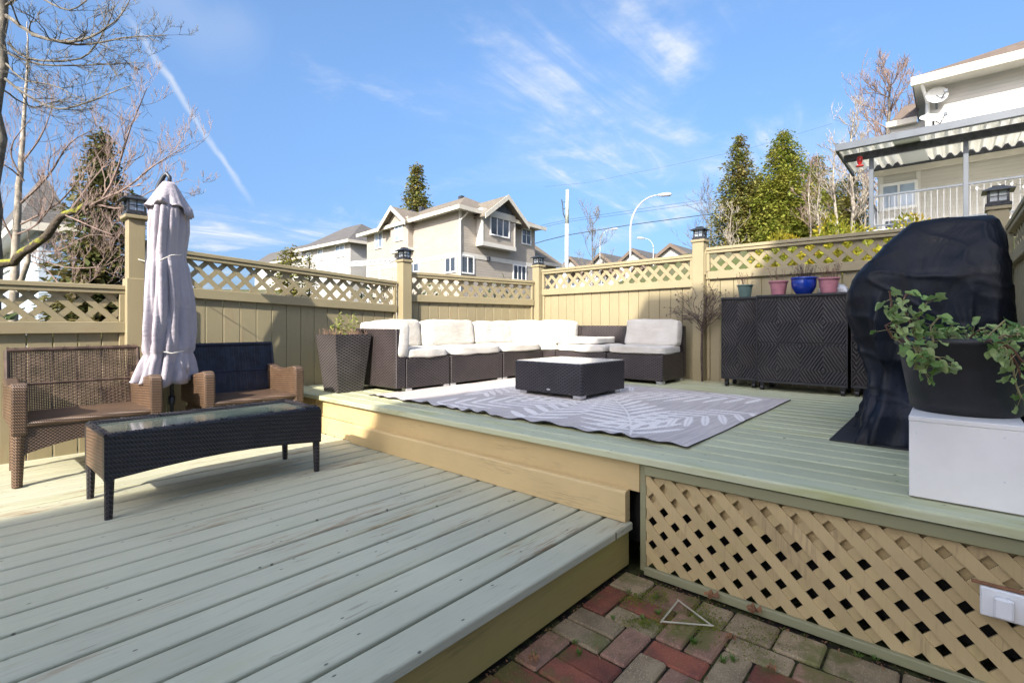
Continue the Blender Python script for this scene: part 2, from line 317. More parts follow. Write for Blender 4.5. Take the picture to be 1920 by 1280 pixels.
# ------------------------------------------------------------------ mesh building
class MB:
    def __init__(s): s.v = []; s.f = []; s.mi = []; s.k = 0
    def add(s, vs, fs, mi=None):
        b = len(s.v); s.v += [tuple(v) for v in vs]; s.f += [tuple(i + b for i in f) for f in fs]; s.mi += [s.k if mi is None else mi] * len(fs); return s
    def box(s, x0, x1, y0, y1, z0, z1):
        v = [(x, y, z) for x in (x0, x1) for y in (y0, y1) for z in (z0, z1)]
        return s.add(v, [(0, 1, 3, 2), (4, 6, 7, 5), (0, 4, 5, 1), (2, 3, 7, 6), (0, 2, 6, 4), (1, 5, 7, 3)])
    def cbox(s, x0, x1, y0, y1, z0, z1, c=.004):
        lo, hi = (x0, y0, z0), (x1, y1, z1); v = []; idx = {}
        for a in (0, 1):
            for b in (0, 1):
                for d in (0, 1):
                    sg = (a, b, d)
                    for ax in range(3):
                        p = [(hi[i] - (0 if i == ax else c)) if sg[i] else (lo[i] + (0 if i == ax else c)) for i in range(3)]
                        idx[(a, b, d, ax)] = len(v); v.append(p)
        f = []
        for ax in range(3):
            o = [i for i in range(3) if i != ax]
            for side in (0, 1):
                q = []
                for (m, n) in ((0, 0), (1, 0), (1, 1), (0, 1)):
                    k = [0, 0, 0]; k[ax] = side; k[o[0]] = m; k[o[1]] = n; q.append(idx[(*k, ax)])
                f.append(q)
            for m in (0, 1):
                for n in (0, 1):
                    k0 = [0, 0, 0]; k0[o[0]] = m; k0[o[1]] = n; k1 = list(k0); k1[ax] = 1
                    f.append([idx[(*k0, o[0])], idx[(*k1, o[0])], idx[(*k1, o[1])], idx[(*k0, o[1])]])
        for a in (0, 1):
            for b in (0, 1):
                for d in (0, 1): f.append([idx[(a, b, d, i)] for i in range(3)])
        return s.add(v, f)
    def prism(s, poly, y0, y1, ax='xz'):          # polygon in a plane pushed along the third axis
        n = len(poly)
        def P(a, b, t): return {'xz': (a, t, b), 'yz': (t, a, b), 'xy': (a, b, t)}[ax]
        v = [P(a, b, y0) for a, b in poly] + [P(a, b, y1) for a, b in poly]
        return s.add(v, [tuple(range(n)), tuple(range(2 * n - 1, n - 1, -1))] + [(i, (i + 1) % n, n + (i + 1) % n, n + i) for i in range(n)])
    def tube(s, pts, rs, n=8, cap=True):
        pts = [Vector(p) for p in pts]
        if isinstance(rs, (int, float)): rs = [rs] * len(pts)
        b = len(s.v); up = None
        for i, p in enumerate(pts):
            t = (pts[min(i + 1, len(pts) - 1)] - pts[max(i - 1, 0)])
            if t.length < 1e-9: t = Vector((0, 0, 1))
            t.normalize()
            if up is None: up = t.orthogonal().normalized()
            else:
                up = up - t * up.dot(t)
                up = up.normalized() if up.length > 1e-6 else t.orthogonal().normalized()
            w_ = t.cross(up)
            for k in range(n):
                a = 2 * PI * k / n; s.v.append(tuple(p + (up * math.cos(a) + w_ * math.sin(a)) * rs[i]))
        for i in range(len(pts) - 1):
            for k in range(n): s.f.append((b + i * n + k, b + i * n + (k + 1) % n, b + (i + 1) * n + (k + 1) % n, b + (i + 1) * n + k)); s.mi.append(s.k)
        if cap and n > 2:
            s.f.append(tuple(b + k for k in range(n))[::-1]); s.f.append(tuple(b + (len(pts) - 1) * n + k for k in range(n))); s.mi += [s.k] * 2
        return s
    def lathe(s, prof, n=32, c=(0, 0)):
        b = len(s.v)
        for r, z in prof:
            for k in range(n):
                a = 2 * PI * k / n; s.v.append((c[0] + r * math.cos(a), c[1] + r * math.sin(a), z))
        for i in range(len(prof) - 1):
            for k in range(n): s.f.append((b + i * n + k, b + i * n + (k + 1) % n, b + (i + 1) * n + (k + 1) % n, b + (i + 1) * n + k)); s.mi.append(s.k)
        return s
    def mesh(s, name):
        me = bpy.data.meshes.new(name); me.from_pydata(s.v, [], s.f); me.update(); return me
    def build(s, name, mats, parent=None, smooth=False, loc=(0, 0, 0), rot=(0, 0, 0), fixn=True, **tags):
        me = s.mesh(name)
        mats = mats if isinstance(mats, (list, tuple)) else [mats]
        for m in mats: me.materials.append(M[m] if isinstance(m, str) else m)
        if len(mats) > 1: me.polygons.foreach_set('material_index', s.mi)
        if fixn and len(s.f) < 30000:
            import bmesh
            bm = bmesh.new(); bm.from_mesh(me); bmesh.ops.recalc_face_normals(bm, faces=bm.faces); bm.to_mesh(me); bm.free()
        if smooth: me.polygons.foreach_set('use_smooth', [True] * len(me.polygons))
        o = bpy.data.objects.new(name, me); COL.objects.link(o); o.location = loc; o.rotation_euler = rot
        if parent: o.parent = parent
        for k, v in tags.items(): o[k] = v
        return o
def inst(src, name, parent=None, loc=(0, 0, 0), rot=(0, 0, 0), scale=(1, 1, 1)):
    o = bpy.data.objects.new(name, src.data); COL.objects.link(o); o.location = loc; o.rotation_euler = rot; o.scale = scale
    if parent: o.parent = parent
    return o
def thing(name, label, cat, loc=(0, 0, 0), rotz=0, group=None, kind=None):
    o = bpy.data.objects.new(name, None); o.empty_display_size = .1; COL.objects.link(o); o.location = loc; o.rotation_euler = (0, 0, rotz)
    if label: o['label'] = label
    if cat: o['category'] = cat
    if group: o['group'] = group
    if kind: o['kind'] = kind
    return o
def tag(o, label=None, category=None, group=None, kind=None):
    for k, v in (('label', label), ('category', category), ('group', group), ('kind', kind)):
        if v: o[k] = v
    return o
def copy_tree(o, parent=None):
    c = o.copy(); COL.objects.link(c)
    if parent: c.parent = parent
    for ch in list(o.children): copy_tree(ch, c)
    return c
def clip(poly, conv):                     # Sutherland-Hodgman, conv counter-clockwise
    out = poly
    for i in range(len(conv)):
        a, b = conv[i], conv[(i + 1) % len(conv)]; inp, out = out, []
        def side(p): return (b[0] - a[0]) * (p[1] - a[1]) - (b[1] - a[1]) * (p[0] - a[0])
        for j in range(len(inp)):
            p, q = inp[j], inp[(j + 1) % len(inp)]; sp, sq = side(p), side(q)
            if sp >= 0: out.append(p)
            if sp * sq < 0:
                t = sp / (sp - sq); out.append((p[0] + t * (q[0] - p[0]), p[1] + t * (q[1] - p[1])))
        if not out: return []
    return out
def lattice(parent, region, y0, th, pitch, wid, mat, phase=0, name='slat'):
    us = [p[0] for p in region]; zs = [p[1] for p in region]; u0, u1, z0, z1 = min(us), max(us), min(zs), max(zs)
    H = z1 - z0 + .1
    for fam in (0, 1):
        st = pitch * math.sqrt(2); hw = wid / math.sqrt(2); n0 = int(-H / st) - 1; n1 = int((u1 - u0 + H) / st) + 2
        for k in range(n0, n1):
            c = u0 + (k + phase) * st
            if fam == 0: poly = [(c - hw, z1 + .05), (c + hw, z1 + .05), (c + hw + H + .0, z1 + .05 - H), (c - hw + H, z1 + .05 - H)]
            else: poly = [(c - hw, z0 - .05), (c + hw, z0 - .05), (c + hw + H, z0 - .05 + H), (c - hw + H, z0 - .05 + H)]
            # keep counter-clockwise order for clipping
            q = clip(poly, region)
            if len(q) < 3: continue
            ar = abs(sum(q[i][0] * q[(i + 1) % len(q)][1] - q[(i + 1) % len(q)][0] * q[i][1] for i in range(len(q)))) / 2
            if ar < 3e-4: continue
            ya = y0 + fam * th
            MB().prism(q, ya, ya + th).build(name, mat, parent)

# ------------------------------------------------------------------ setting: terrain
L, U = .22, .55                            # lower and upper deck heights
def ground_h(x, y):
    h = 0.0
    def sm(t): t = max(0, min(1, t)); return t * t * (3 - 2 * t)
    h += 3.3 * sm((x - 7) / 10) * sm((10 - y) / 10 + .6)
    h += 2.0 * sm((x + y - 14) / 30) + 5.0 * sm((x + y - 45) / 70)
    if y > 6: h -= .5 * sm((y - 6) / 4)
    return h - .05
mb = MB(); nx = 70; ext = [-400, -200, -100, -60, -40, -30, -24, -18, -14] + [-11 + i * 2 for i in range(48)] + [90, 105, 125, 150, 200, 300, 500]
gv = [(x, y, ground_h(x, y)) for x in ext for y in ext]; n = len(ext)
mb.add(gv, [(i * n + j, (i + 1) * n + j, (i + 1) * n + j + 1, i * n + j + 1) for i in range(n - 1) for j in range(n - 1)])
g = G('lawn_and_soil'); nn = g.noise(g.pos(), .35, 6); g.col(g.mix(g.step(nn, .4, .6), (.075, .09, .03), (.12, .11, .07))); g.bump(g.noise(g.pos(), 20, 5), .6, .05); M['ground'] = g.done(.95, .2)
mb.build('ground', 'ground', smooth=True, kind='structure')
# road between the two rows of houses
g = G('asphalt'); g.col(g.mix(g.step(g.noise(g.pos(), 3, 6), .3, .7), (.045, .045, .047), (.065, .065, .066))); g.bump(g.noise(g.pos(), 90, 3), .3, .01); M['asphalt'] = g.done(.9, .2)
mb = MB(); rp = []
for i in range(41):
    t = i / 40; x = -60 + 200 * t
    rp.append([(x, 15.5, ground_h(x, 15.5) + .06), (x, 18.7, ground_h(x, 18.7) + .07), (x, 22.0, ground_h(x, 22.0) + .06)])
vs = [p for r in rp for p in r]
mb.add(vs, [(i * 3 + j, (i + 1) * 3 + j, (i + 1) * 3 + j + 1, i * 3 + j + 1) for i in range(40) for j in range(2)]); mb.build('road', 'asphalt', smooth=True, kind='structure')

# ------------------------------------------------------------------ setting: brick patio
pat = thing('patio', None, None, (0, 0, 0), kind='structure')
M['dark'] = plain('underside_shade', (.012, .011, .010), .9, .3, 4)  # near-black colour standing for the shade below the deck boards
g = G('dark_joint_sand'); g.col(g.mix(g.step(g.noise(g.pos(), 14, 5), .45, .6), (.022, .018, .014), (.05, .055, .02))); g.bump(g.noise(g.pos(), 60, 4), .8, .02); M['joint'] = g.done(.95, .1)
MB().box(-.5, 2.2, -1.5, 1.2, -.06, -.012).build('joint_sand', 'joint', pat)
def pavermat(name, c, c2, spk):
    g = G(name)
    n = g.noise(g.pos(), 9, 5); sp = g.noise(g.pos(), 190, 2, .7); k = g.mix(g.step(n, .35, .65), c, c2)
    k = g.mix(g.step(sp, .56, .68, 0, .65), k, spk); k = g.mix(g.step(g.noise(g.pos(), 240, 2), .6, .7, 0, .6), k, tuple(x * .4 for x in c))
    al = g.step(g.noise(g.pos(), 4.5, 6, .65), .49, .64, 0, .7); k = g.mix(al, k, (.12, .13, .03))
    g.col(g.tint(k, .35)); g.bump(g.math('ADD', g.noise(g.pos(), 160, 3), g.noise(g.pos(), 20, 3)), .55, .006); return g.done(.8, .3)
M['pv_red'] = pavermat('red_clay_paver', (.235, .075, .042), (.14, .048, .036), (.28, .14, .09))
M['pv_rose'] = pavermat('rose_concrete_paver', (.28, .155, .10), (.19, .10, .07), (.46, .33, .22))
M['pv_grey'] = pavermat('grey_concrete_paver', (.30, .225, .13), (.21, .155, .09), (.54, .44, .28))
pm = {}
def paver(x0, x1, y0, y1, kind):
    w_, d_ = round(x1 - x0, 3), round(y1 - y0, 3); key = (w_, d_, kind)
    z = random.uniform(-.004, .004); rx, ry = random.gauss(0, .012), random.gauss(0, .012)
    c = ((x0 + x1) / 2, (y0 + y1) / 2, z)
    if key not in pm:
        pm[key] = MB().cbox(-w_ / 2 + .004, w_ / 2 - .004, -d_ / 2 + .004, d_ / 2 - .004, -.04, 0, .007).build('paver', kind, pat, loc=c, rot=(rx, ry, 0))
    else: inst(pm[key], 'paver', pat, c, (rx, ry, random.gauss(0, .01)))
# soldier course of grey stones along the lattice (x 1.985..2.15)
y = 1.163
for i in range(11):
    l_ = [.155, .21, .135, .17][i % 4]; paver(1.975, 2.135, y - l_, y, random.choice(['pv_grey', 'pv_grey', 'pv_rose'])); y -= l_
# basket of pavers behind it, laid in pairs turned by a right angle
A = .108
kinds = ['pv_red', 'pv_rose', 'pv_red', 'pv_grey', 'pv_rose', 'pv_red']
occ = set()
ncol, nrow = 21, 24
def free(cells): return all(c not in occ and 0 <= c[0] < ncol and 0 <= c[1] < nrow for c in cells)
for j in range(nrow):
    for i in range(ncol):
        if (i, j) in occ: continue
        hor = [(i, j), (i + 1, j)]; ver = [(i, j), (i, j + 1)]
        r = (i - j) % 4
        ch = hor if (r < 2 and free(hor)) else (ver if free(ver) else (hor if free(hor) else [(i, j)]))
        if (i, j) in ((1, 0),) : ch = [c for c in ((i, j), (i + 1, j), (i, j + 1), (i + 1, j + 1)) if c not in occ]
        if len(ch) == 4:
            x1 = 1.97 - i * A; y1 = 1.163 - j * A; paver(x1 - 2 * A, x1, y1 - 2 * A, y1, 'pv_grey')
        else:
            cx = [c[0] for c in ch]; cy = [c[1] for c in ch]; x1 = 1.97 - min(cx) * A; y1 = 1.163 - min(cy) * A
            k = random.choice(kinds); 
            if i + j < 3: k = random.choice(['pv_grey', 'pv_red'])
            paver(x1 - (max(cx) - min(cx) + 1) * A, x1, y1 - (max(cy) - min(cy) + 1) * A, y1, k)
        for c in ch: occ.add(c)

# ------------------------------------------------------------------ setting: decks
def board(length, wid, th, r=.011):        # bullnosed plank along x, top at z=0, centred on y
    h = wid / 2; prof = [(-h, -th)]
    for k in range(4):
        a = PI - k * PI / 6; prof.append((-h + r + r * math.cos(a), -r + r * math.sin(a)))
    for k in range(4):
        a = PI / 2 - k * PI / 6; prof.append((h - r + r * math.cos(a), -r + r * math.sin(a)))
    prof.append((h, -th))
    m = MB().prism(prof, 0, length, 'yz'); return m
low = thing('lower_deck', None, None, (0, 0, L), kind='structure')
pit = .1457; src = None
for k in range(26):
    yc = 1.145 + pit / 2 + k * pit
    dz, x0 = random.uniform(-.0015, .0015), -1.6
    if src is None: src = board(3.788, pit - .017, .035, .010).build('deck_board', 'deck_low', low, loc=(x0, yc, dz)); o = src
    else: o = inst(src, 'deck_board', low, (x0, yc, dz), (random.gauss(0, .004), 0, 0))
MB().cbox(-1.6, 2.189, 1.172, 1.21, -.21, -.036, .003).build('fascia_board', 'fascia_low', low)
MB().box(-1.6, 2.165, 1.225, 4.9, -.21, -.10).build('gap_shade_bed', 'dark', low)  # solid black fill so the board gaps read as shaded
up = thing('upper_deck', None, None, (0, 0, U), kind='structure')
src = None
for k in range(25):
    xc = 2.145 + pit / 2 + k * pit
    yl = 6.75
    if src is None:
        src = board(yl, pit - .012, .035, .010).build('deck_board', 'deck_up', up, loc=(xc, -1.85, 0), rot=(0, 0, PI / 2)); o = src
    else: o = inst(src, 'deck_board', up, (xc, -1.85, random.uniform(-.001, .001)), (0, 0, PI / 2))
MB().box(2.26, 5.75, -1.85, 4.85, -.45, -.06).build('gap_shade_bed', 'dark', up)  # same black fill, shade behind the gaps and the lattice
# riser: upper fascia, protruding lower board
MB().cbox(2.195, 2.232, 1.12, 4.26, -.185, -.037, .003).build('fascia_board', 'fascia', up)
MB().cbox(2.19, 2.228, 3.60, 4.26, -.33, -.189, .003).build('fascia_board', 'fascia', up)
MB().prism([(2.148, -.327), (2.193, -.327), (2.193, -.176), (2.158, -.180), (2.148, -.190)], 1.17, 3.598, 'xz').build('kick_board', 'fascia', up)
MB().cbox(2.192, 2.226, 1.085, 1.116, -.55, -.036, .003).build('corner_trim', 'trim', up)
t = MB()
for k in range(11): t.box(2.19, 2.215, 4.29, 4.70, -.185 + k * .0135, -.185 + k * .0135 + .0085)
t.box(2.215, 2.23, 4.27, 4.72, -.19, -.037); t.build('louvred_vent', 'fascia', up)
MB().cbox(2.19, 2.23, 4.27, 4.75, -.33, -.192, .003).build('fascia_board', 'fascia', up)
# lattice skirt below the upper deck
sk = thing('lattice_skirt', 'tan diamond lattice panel with grey green trim closing the side of the raised deck', 'lattice', (2.17, 1.08, 0), -PI / 2)
reg = [(0.0, .03), (2.9, .03), (2.9, .47), (0, .47)]
hole = [(1.115, .235), (1.35, .235), (1.35, .345), (1.115, .345)]
def lattice_hole(parent, parts, *a, **k):
    for r in parts: lattice(parent, r, *a, **k)
lattice(sk, reg, .012, .007, .0764, .043, 'skirt', .3)
MB().cbox(0.0, 1.42, -.006, .03, .462, .507, .003).build('top_rail', 'trim', sk)
MB().cbox(1.423, 2.9, -.004, .032, .460, .505, .003).build('top_rail', 'trim', sk)
MB().cbox(0.0, 2.9, -.012, .011, .0, .036, .003).build('bottom_rail', 'trim', sk)
MB().cbox(0, 2.9, .045, .08, .31, .505, .003).build('backing_board', 'fascia', sk)
# ------------------------------------------------------------------ fences
lantern_src = None
LANT = {}
def lantern(x, y, z, label, rotz=0, s=1.0):
    global lantern_src
    if lantern_src is None:
        t = thing('post_lantern', label, 'lantern', (x, y, z), rotz, 'solar lanterns on the fence posts')
        MB().cbox(-.066, .066, -.066, .066, 0, .022, .004).cbox(-.055, .055, -.055, .055, .022, .035, .002).build('base', 'bronze', t)
        MB().box(-.043, .043, -.043, .043, .035, .105).build('glass', 'lant_glass', t)
        fr = MB()
        for sx in (-1, 1):
            for sy in (-1, 1): fr.box(sx * .048 - .006, sx * .048 + .006, sy * .048 - .006, sy * .048 + .006, .035, .105)
        for z0 in (.066,):
            for sg in (-1, 1): fr.box(-.05, .05, sg * .047 - .003, sg * .047 + .003, z0, z0 + .006); fr.box(sg * .047 - .003, sg * .047 + .003, -.05, .05, z0, z0 + .006)
        for sg in (-1, 1): fr.box(-.003, .003, sg * .047 - .003, sg * .047 + .003, .035, .105); fr.box(sg * .047 - .003, sg * .047 + .003, -.003, .003, .035, .105)
        fr.build('frame', 'bronze', t)
        r = MB(); a, b = .083, .03
        r.add([(-a, -a, .105), (a, -a, .105), (a, a, .105), (-a, a, .105), (-b, -b, .138), (b, -b, .138), (b, b, .138), (-b, b, .138), (-a, -a, .111), (a, -a, .111), (a, a, .111), (-a, a, .111)],
              [(0, 3, 2, 1), (0, 1, 9, 8), (1, 2, 10, 9), (2, 3, 11, 10), (3, 0, 8, 11), (8, 9, 5, 4), (9, 10, 6, 5), (10, 11, 7, 6), (11, 8, 4, 7), (4, 5, 6, 7)])
        r.cbox(-.032, .032, -.032, .032, .137, .146, .003); r.build('roof', 'bronze', t)
        lantern_src = t
    else:
        t = copy_tree(lantern_src); t.location = (x, y, z); t.rotation_euler = (0, 0, rotz); t['label'] = label
    t.scale = (s, s, s); return t
def post(x, y, z0, z1, w_, label, rotz=0, step=None, notch=False):
    t = thing('fence_post', label, 'fence post', (x, y, z0), rotz, 'square tan fence posts'); h = z1 - z0
    if step:
        MB().cbox(-w_ / 2, w_ / 2, -w_ / 2, w_ / 2, 0, step - z0, .004).build('shaft', 'tan', t)
        MB().cbox(-w_ / 2 + .013, w_ / 2 - .013, -w_ / 2 + .013, w_ / 2 - .013, step - z0 - .01, h, .004).build('upper_shaft', 'tan', t)
    else: MB().cbox(-w_ / 2, w_ / 2, -w_ / 2, w_ / 2, 0, h, .004).build('shaft', 'tan', t)
    MB().cbox(-w_ / 2 - .014, w_ / 2 + .014, -w_ / 2 - .014, w_ / 2 + .014, h, h + .028, .004).build('cap', 'tan', t)
    if notch: MB().prism([(-.035, h - .36), (.035, h - .36), (.035, h - .13), (0, h - .08), (-.035, h - .13)], -w_ / 2 - .012, -w_ / 2, 'xz').build('batten', 'tan', t)
    return t
def fence(A, B, zb, ztop, zrail, label, ztop2=None, bw=.139, zr2=None, capw=.075, railh=.085, ph=.2):
    A = Vector((A[0], A[1])); B = Vector((B[0], B[1])); u = B - A; Ln = u.length; ang = math.atan2(u.y, u.x)
    t = thing('fence', label, 'fence', (A.x, A.y, zb), ang, 'tan board fence with lattice top')
    zt2 = ztop if ztop2 is None else ztop2; zr2 = zrail if zr2 is None else zr2
    T = lambda s: ztop + (zt2 - ztop) * s / Ln - zb
    Rr = lambda s: zrail + (zr2 - zrail) * s / Ln - zb
    nb = int(round(Ln / bw)); bw = Ln / nb
    for k in range(nb):
        s0, s1 = k * bw + .0025, (k + 1) * bw - .0025; zz = Rr((s0 + s1) / 2) + .04
        MB().cbox(s0, s1, .022, .040, 0, zz, .004).build('fence_board', 'tan', t)
    def bar(y0, y1, f, h0, h1, name, mat='tanrail', s0=0, s1=Ln):
        m = MB(); a, b = f(s0), f(s1)
        m.add([(s0, y0, a + h0), (s0, y1, a + h0), (s0, y1, a + h1), (s0, y0, a + h1), (s1, y0, b + h0), (s1, y1, b + h0), (s1, y1, b + h1), (s1, y0, b + h1)],
              [(0, 1, 2, 3), (4, 7, 6, 5), (0, 4, 5, 1), (1, 5, 6, 2), (2, 6, 7, 3), (3, 7, 4, 0)])
        o = m.build(name, mat, t)
        bv = o.modifiers.new('soft', 'BEVEL'); bv.width = .004; bv.segments = 1
    bar(-.022, .062, T, -.034, 0, 'cap_rail'); bar(-.012, .052, T, -.066, -.036, 'upper_rail')
    bar(-.016, .0215, Rr, 0, railh, 'mid_rail'); bar(.0405, .06, Rr, 0, railh, 'rear_rail')
    bar(.0, .0215, lambda s: 0, 0, .09, 'bottom_rail')
    for (s0, s1) in ((0, .035), (Ln - .035, Ln)):
        bar(-.010, .0215, Rr, railh + .001, T(s0) - Rr(s0) - .067, 'side_stile', 'tan', s0, s1)
        bar(.0, .0215, lambda s: .091, 0, Rr(s0) - .093, 'side_stile', 'tan', s0, s1)
    reg = [(.036, Rr(0) + railh * .9), (Ln - .036, Rr(Ln) + railh * .9), (Ln - .036, T(Ln) - .06), (.036, T(0) - .06)]
    lattice(t, reg, .024, .007, .108, .040, 'tan', ph)
    return t
fence((-2.2, 4.80), (.935, 4.80), .12, 1.465, 1.10, 'low fence run at the far left behind the brown armchair, below the bare trees')
post(1.0, 4.80, .12, 1.98, .135, 'tall stepped post left of the closed umbrella', step=1.52)
lantern(1.0, 4.80, 2.008, 'dark lantern on the tall post beside the closed umbrella', s=1.12)
fence((1.09, 4.85), (3.50, 4.87), .12, 1.80, 1.40, 'long fence run right of the umbrella, its lattice rail dipping to the right', ztop2=1.665, zr2=1.305)
post(1.105, 4.815, .121, 1.80, .07, 'thin post half hidden behind the umbrella pole')
post(3.585, 4.83, .45, 1.89, .125, 'post rising behind the left half of the white sofa', rotz=-.05)
lantern(3.585, 4.83, 1.918, 'lantern on the post behind the left half of the sofa, below the cream house', rotz=-.05)
fence((3.66, 4.835), (5.62, 4.53), .45, 1.79, 1.435, 'fence run behind the middle of the sofa, in front of the cream house')
post(5.70, 4.50, .45, 1.99, .125, 'corner post where the two fences meet behind the sofa', rotz=-.1)
lantern(5.70, 4.50, 2.018, 'lantern on the corner post, before the brown roofed wing', rotz=-.1)
fence((5.69, 4.42), (5.53, 2.17), .45, 1.945, 1.58, 'sunlit fence run between the corner post and the twig tree')
post(5.52, 2.09, .45, 2.065, .125, 'post with a pointed batten behind the bare twig tree', rotz=-.03, notch=True)
lantern(5.52, 2.09, 2.093, 'lantern on the post behind the bare twig tree', rotz=-.03)
fence((5.52, 2.02), (5.50, -.20), .45, 2.0, 1.655, 'fence run behind the storage cabinets and the covered grill')
post(5.50, -.27, .45, 2.06, .125, 'post behind the top right of the covered grill')
lantern(5.50, -.27, 2.088, 'big lantern at the right, just above the covered grill', s=1.15)
fence((5.43, -.33), (3.05, -.35), .45, 1.93, 1.60, 'shaded fence run at the right edge, coming towards the viewer')

# ------------------------------------------------------------------ furniture: armchairs
def strands(mb, w_, h, z0, n1, n2, x0=0, yf=lambda z: 0, wd=.0036, t=.0022):
    for i in range(n1):
        x = x0 - w_ / 2 + w_ * (i + .5) / n1 + random.gauss(0, .0006); y0, y1 = yf(z0), yf(z0 + h)
        mb.add([(x - wd, y0, z0), (x + wd, y0, z0), (x + wd, y1, z0 + h), (x - wd, y1, z0 + h), (x - wd, y0 + t, z0), (x + wd, y0 + t, z0), (x + wd, y1 + t, z0 + h), (x - wd, y1 + t, z0 + h)],
               [(0, 1, 2, 3), (4, 7, 6, 5), (0, 3, 7, 4), (1, 5, 6, 2)])
    for j in range(n2):
        z = z0 + h * (j + .5) / n2; y0 = yf(z); a = .0034
        prev = None; pts = []
        for i in range(0, n1 + 1, 2):
            x = x0 - w_ / 2 + w_ * i / n1; o_ = t * 1.6 * (1 if (i // 2 + j) % 2 else -1); pts.append((x, y0 + o_, z))
        vs = [(x, y, z - a) for x, y, z in pts] + [(x, y, z + a) for x, y, z in pts]; m = len(pts)
        mb.add(vs, [(k, k + 1, m + k + 1, m + k) for k in range(m - 1)])
def armchair(loc, rotz, label, backmat, openw=True):
    t = thing('armchair', label, 'armchair', loc, rotz, 'wicker armchairs along the fence')
    W, D = .74, .56     # local: front at y=0, back at y=+D, x centred
    for sx in (-1, 1):
        MB().tube([(sx * (W / 2 - .03), .03, 0), (sx * (W / 2 - .035), .035, .30)], [.024, .033], 12).build('leg', 'wick_arm', t)
        MB().tube([(sx * (W / 2 - .05), D - .03, 0), (sx * (W / 2 - .055), D - .05, .30)], [.022, .028], 12).build('leg', 'wick_arm', t)
    # seat block with arched apron
    ap = [(-W / 2 + .05, .34), (-W / 2 + .05, .17)]
    for k in range(9):
        a = k / 8; ap.append((-W / 2 + .07 + (W - .14) * a, .19 + .055 * math.sin(PI * a)))
    ap += [(W / 2 - .05, .17), (W / 2 - .05, .34)]
    MB().prism(ap, .015, .045).build('front_apron', 'wick_brown', t)
    for sx in (-1, 1): MB().cbox(sx * (W / 2 - .05) - .012, sx * (W / 2 - .05) + .012, .046, D - .06, .20, .34, .004).build('side_apron', 'wick_brown', t)
    MB().cbox(-W / 2 + .04, W / 2 - .04, .0, D - .03, .342, .378, .012).build('seat', 'wick_arm', t)
    # arms: curved panel in the yz plane, thick front roll
    for sx in (-1, 1):
        x0, x1 = (sx * (W / 2) - .0, sx * (W / 2 - .075)); x0, x1 = min(x0, x1), max(x0, x1)
        prof = [(.0, .30), (-.006, .50), (.0, .575), (.02, .597), (.06, .603), (.16, .585), (.30, .565), (.44, .575), (D - .02, .60), (D - .02, .34), (.06, .34), (.06, .30)]
        o = MB().prism(prof, x0, x1, 'yz').build('arm', 'wick_arm', t)
        bv = o.modifiers.new('soft', 'BEVEL'); bv.width = .012; bv.segments = 2
    # back
    yf = lambda z: D - .06 + (z - .37) * .22
    b = MB(); strands(b, W - .03, .40, .37, 62 if openw else 70, 36 if openw else 46, yf=yf, wd=.0030 if openw else .0050)
    b.build('back_weave', backmat, t, kind='stuff')
    fr = MB()
    for sx in (-1, 1): fr.tube([(sx * (W / 2 - .02), yf(.34), .34), (sx * (W / 2 - .02), yf(.78), .775)], .014, 8)
    fr.tube([(-W / 2 + .02, yf(.775), .775), (W / 2 - .02, yf(.775), .775)], .015, 8); fr.tube([(-W / 2 + .02, yf(.55), .55), (W / 2 - .02, yf(.55), .55)], .008, 6)
    fr.build('back_frame', backmat, t)
    k = MB()
    for i in range(160):
        x = random.uniform(-W / 2 + .02, W / 2 - .02); z = .775 + random.uniform(-.012, .014); y = yf(z) + random.uniform(-.014, .014)
        k.tube([(x, y, z), (x + random.gauss(0, .012), y + random.gauss(0, .008), z + random.uniform(-.01, .012))], .0022, 3, False)
    k.build('frayed_wicker_edge', backmat, t, kind='stuff')
    return t
armchair((.63, 4.05, L), 0, 'brown open weave wicker armchair at far left, dappled light on its seat', 'strand')
armchair((1.62, 4.05, L), 0, 'wicker armchair with shade coloured into its back, right of the closed umbrella', 'strand_shaded', False)
# low glass topped table
tb = thing('coffee_table', 'long dark wicker table with glass top in front of the two armchairs', 'table', (1.065, 3.30, L))
W, D, H = 1.10, .49, .405
for sx in (-1, 1):
    for sy in (-1, 1): MB().tube([(sx * (W / 2 - .02), sy * (D / 2 - .02), 0), (sx * (W / 2 - .025), sy * (D / 2 - .022), .30)], [.017, .024], 10).build('leg', 'wick_dark', tb)
for sy, m in ((-1, 'wick_dark'), (1, 'wick_dark')):
    ap = [(-W / 2, .40), (-W / 2, .19)]
    for k in range(9): ap.append((-W / 2 + .05 + (W - .1) * k / 8, .195 + .03 * math.sin(PI * k / 8)))
    ap += [(W / 2, .19), (W / 2, .40)]
    y0 = sy * D / 2
    MB().prism(ap, min(y0, y0 - sy * .03), max(y0, y0 - sy * .03)).build('apron', m, tb)
for sx in (-1, 1): MB().cbox(min(sx * W / 2, sx * (W / 2 - .03)), max(sx * W / 2, sx * (W / 2 - .03)), -D / 2 + .031, D / 2 - .031, .19, .40, .004).build('end_apron', 'wick_arm' if sx < 0 else 'wick_dark', tb)
MB().cbox(-W / 2 + .031, W / 2 - .031, -D / 2 + .031, D / 2 - .031, .355, .365, .002).build('shelf', 'wick_brown', tb)
MB().cbox(-W / 2 + .035, W / 2 - .035, -D / 2 + .035, D / 2 - .035, .392, .400, .002).build('glass_top', 'glass', tb)
e = MB()
for (a, b) in (((-W / 2 + .015, -D / 2 + .015), (W / 2 - .015, -D / 2 + .015)), ((-W / 2 + .015, D / 2 - .015), (W / 2 - .015, D / 2 - .015)), ((-W / 2 + .015, -D / 2 + .015), (-W / 2 + .015, D / 2 - .015)), ((W / 2 - .015, -D / 2 + .015), (W / 2 - .015, D / 2 - .015))):
    e.tube([(a[0], a[1], .402), (b[0], b[1], .402)], .016, 8)
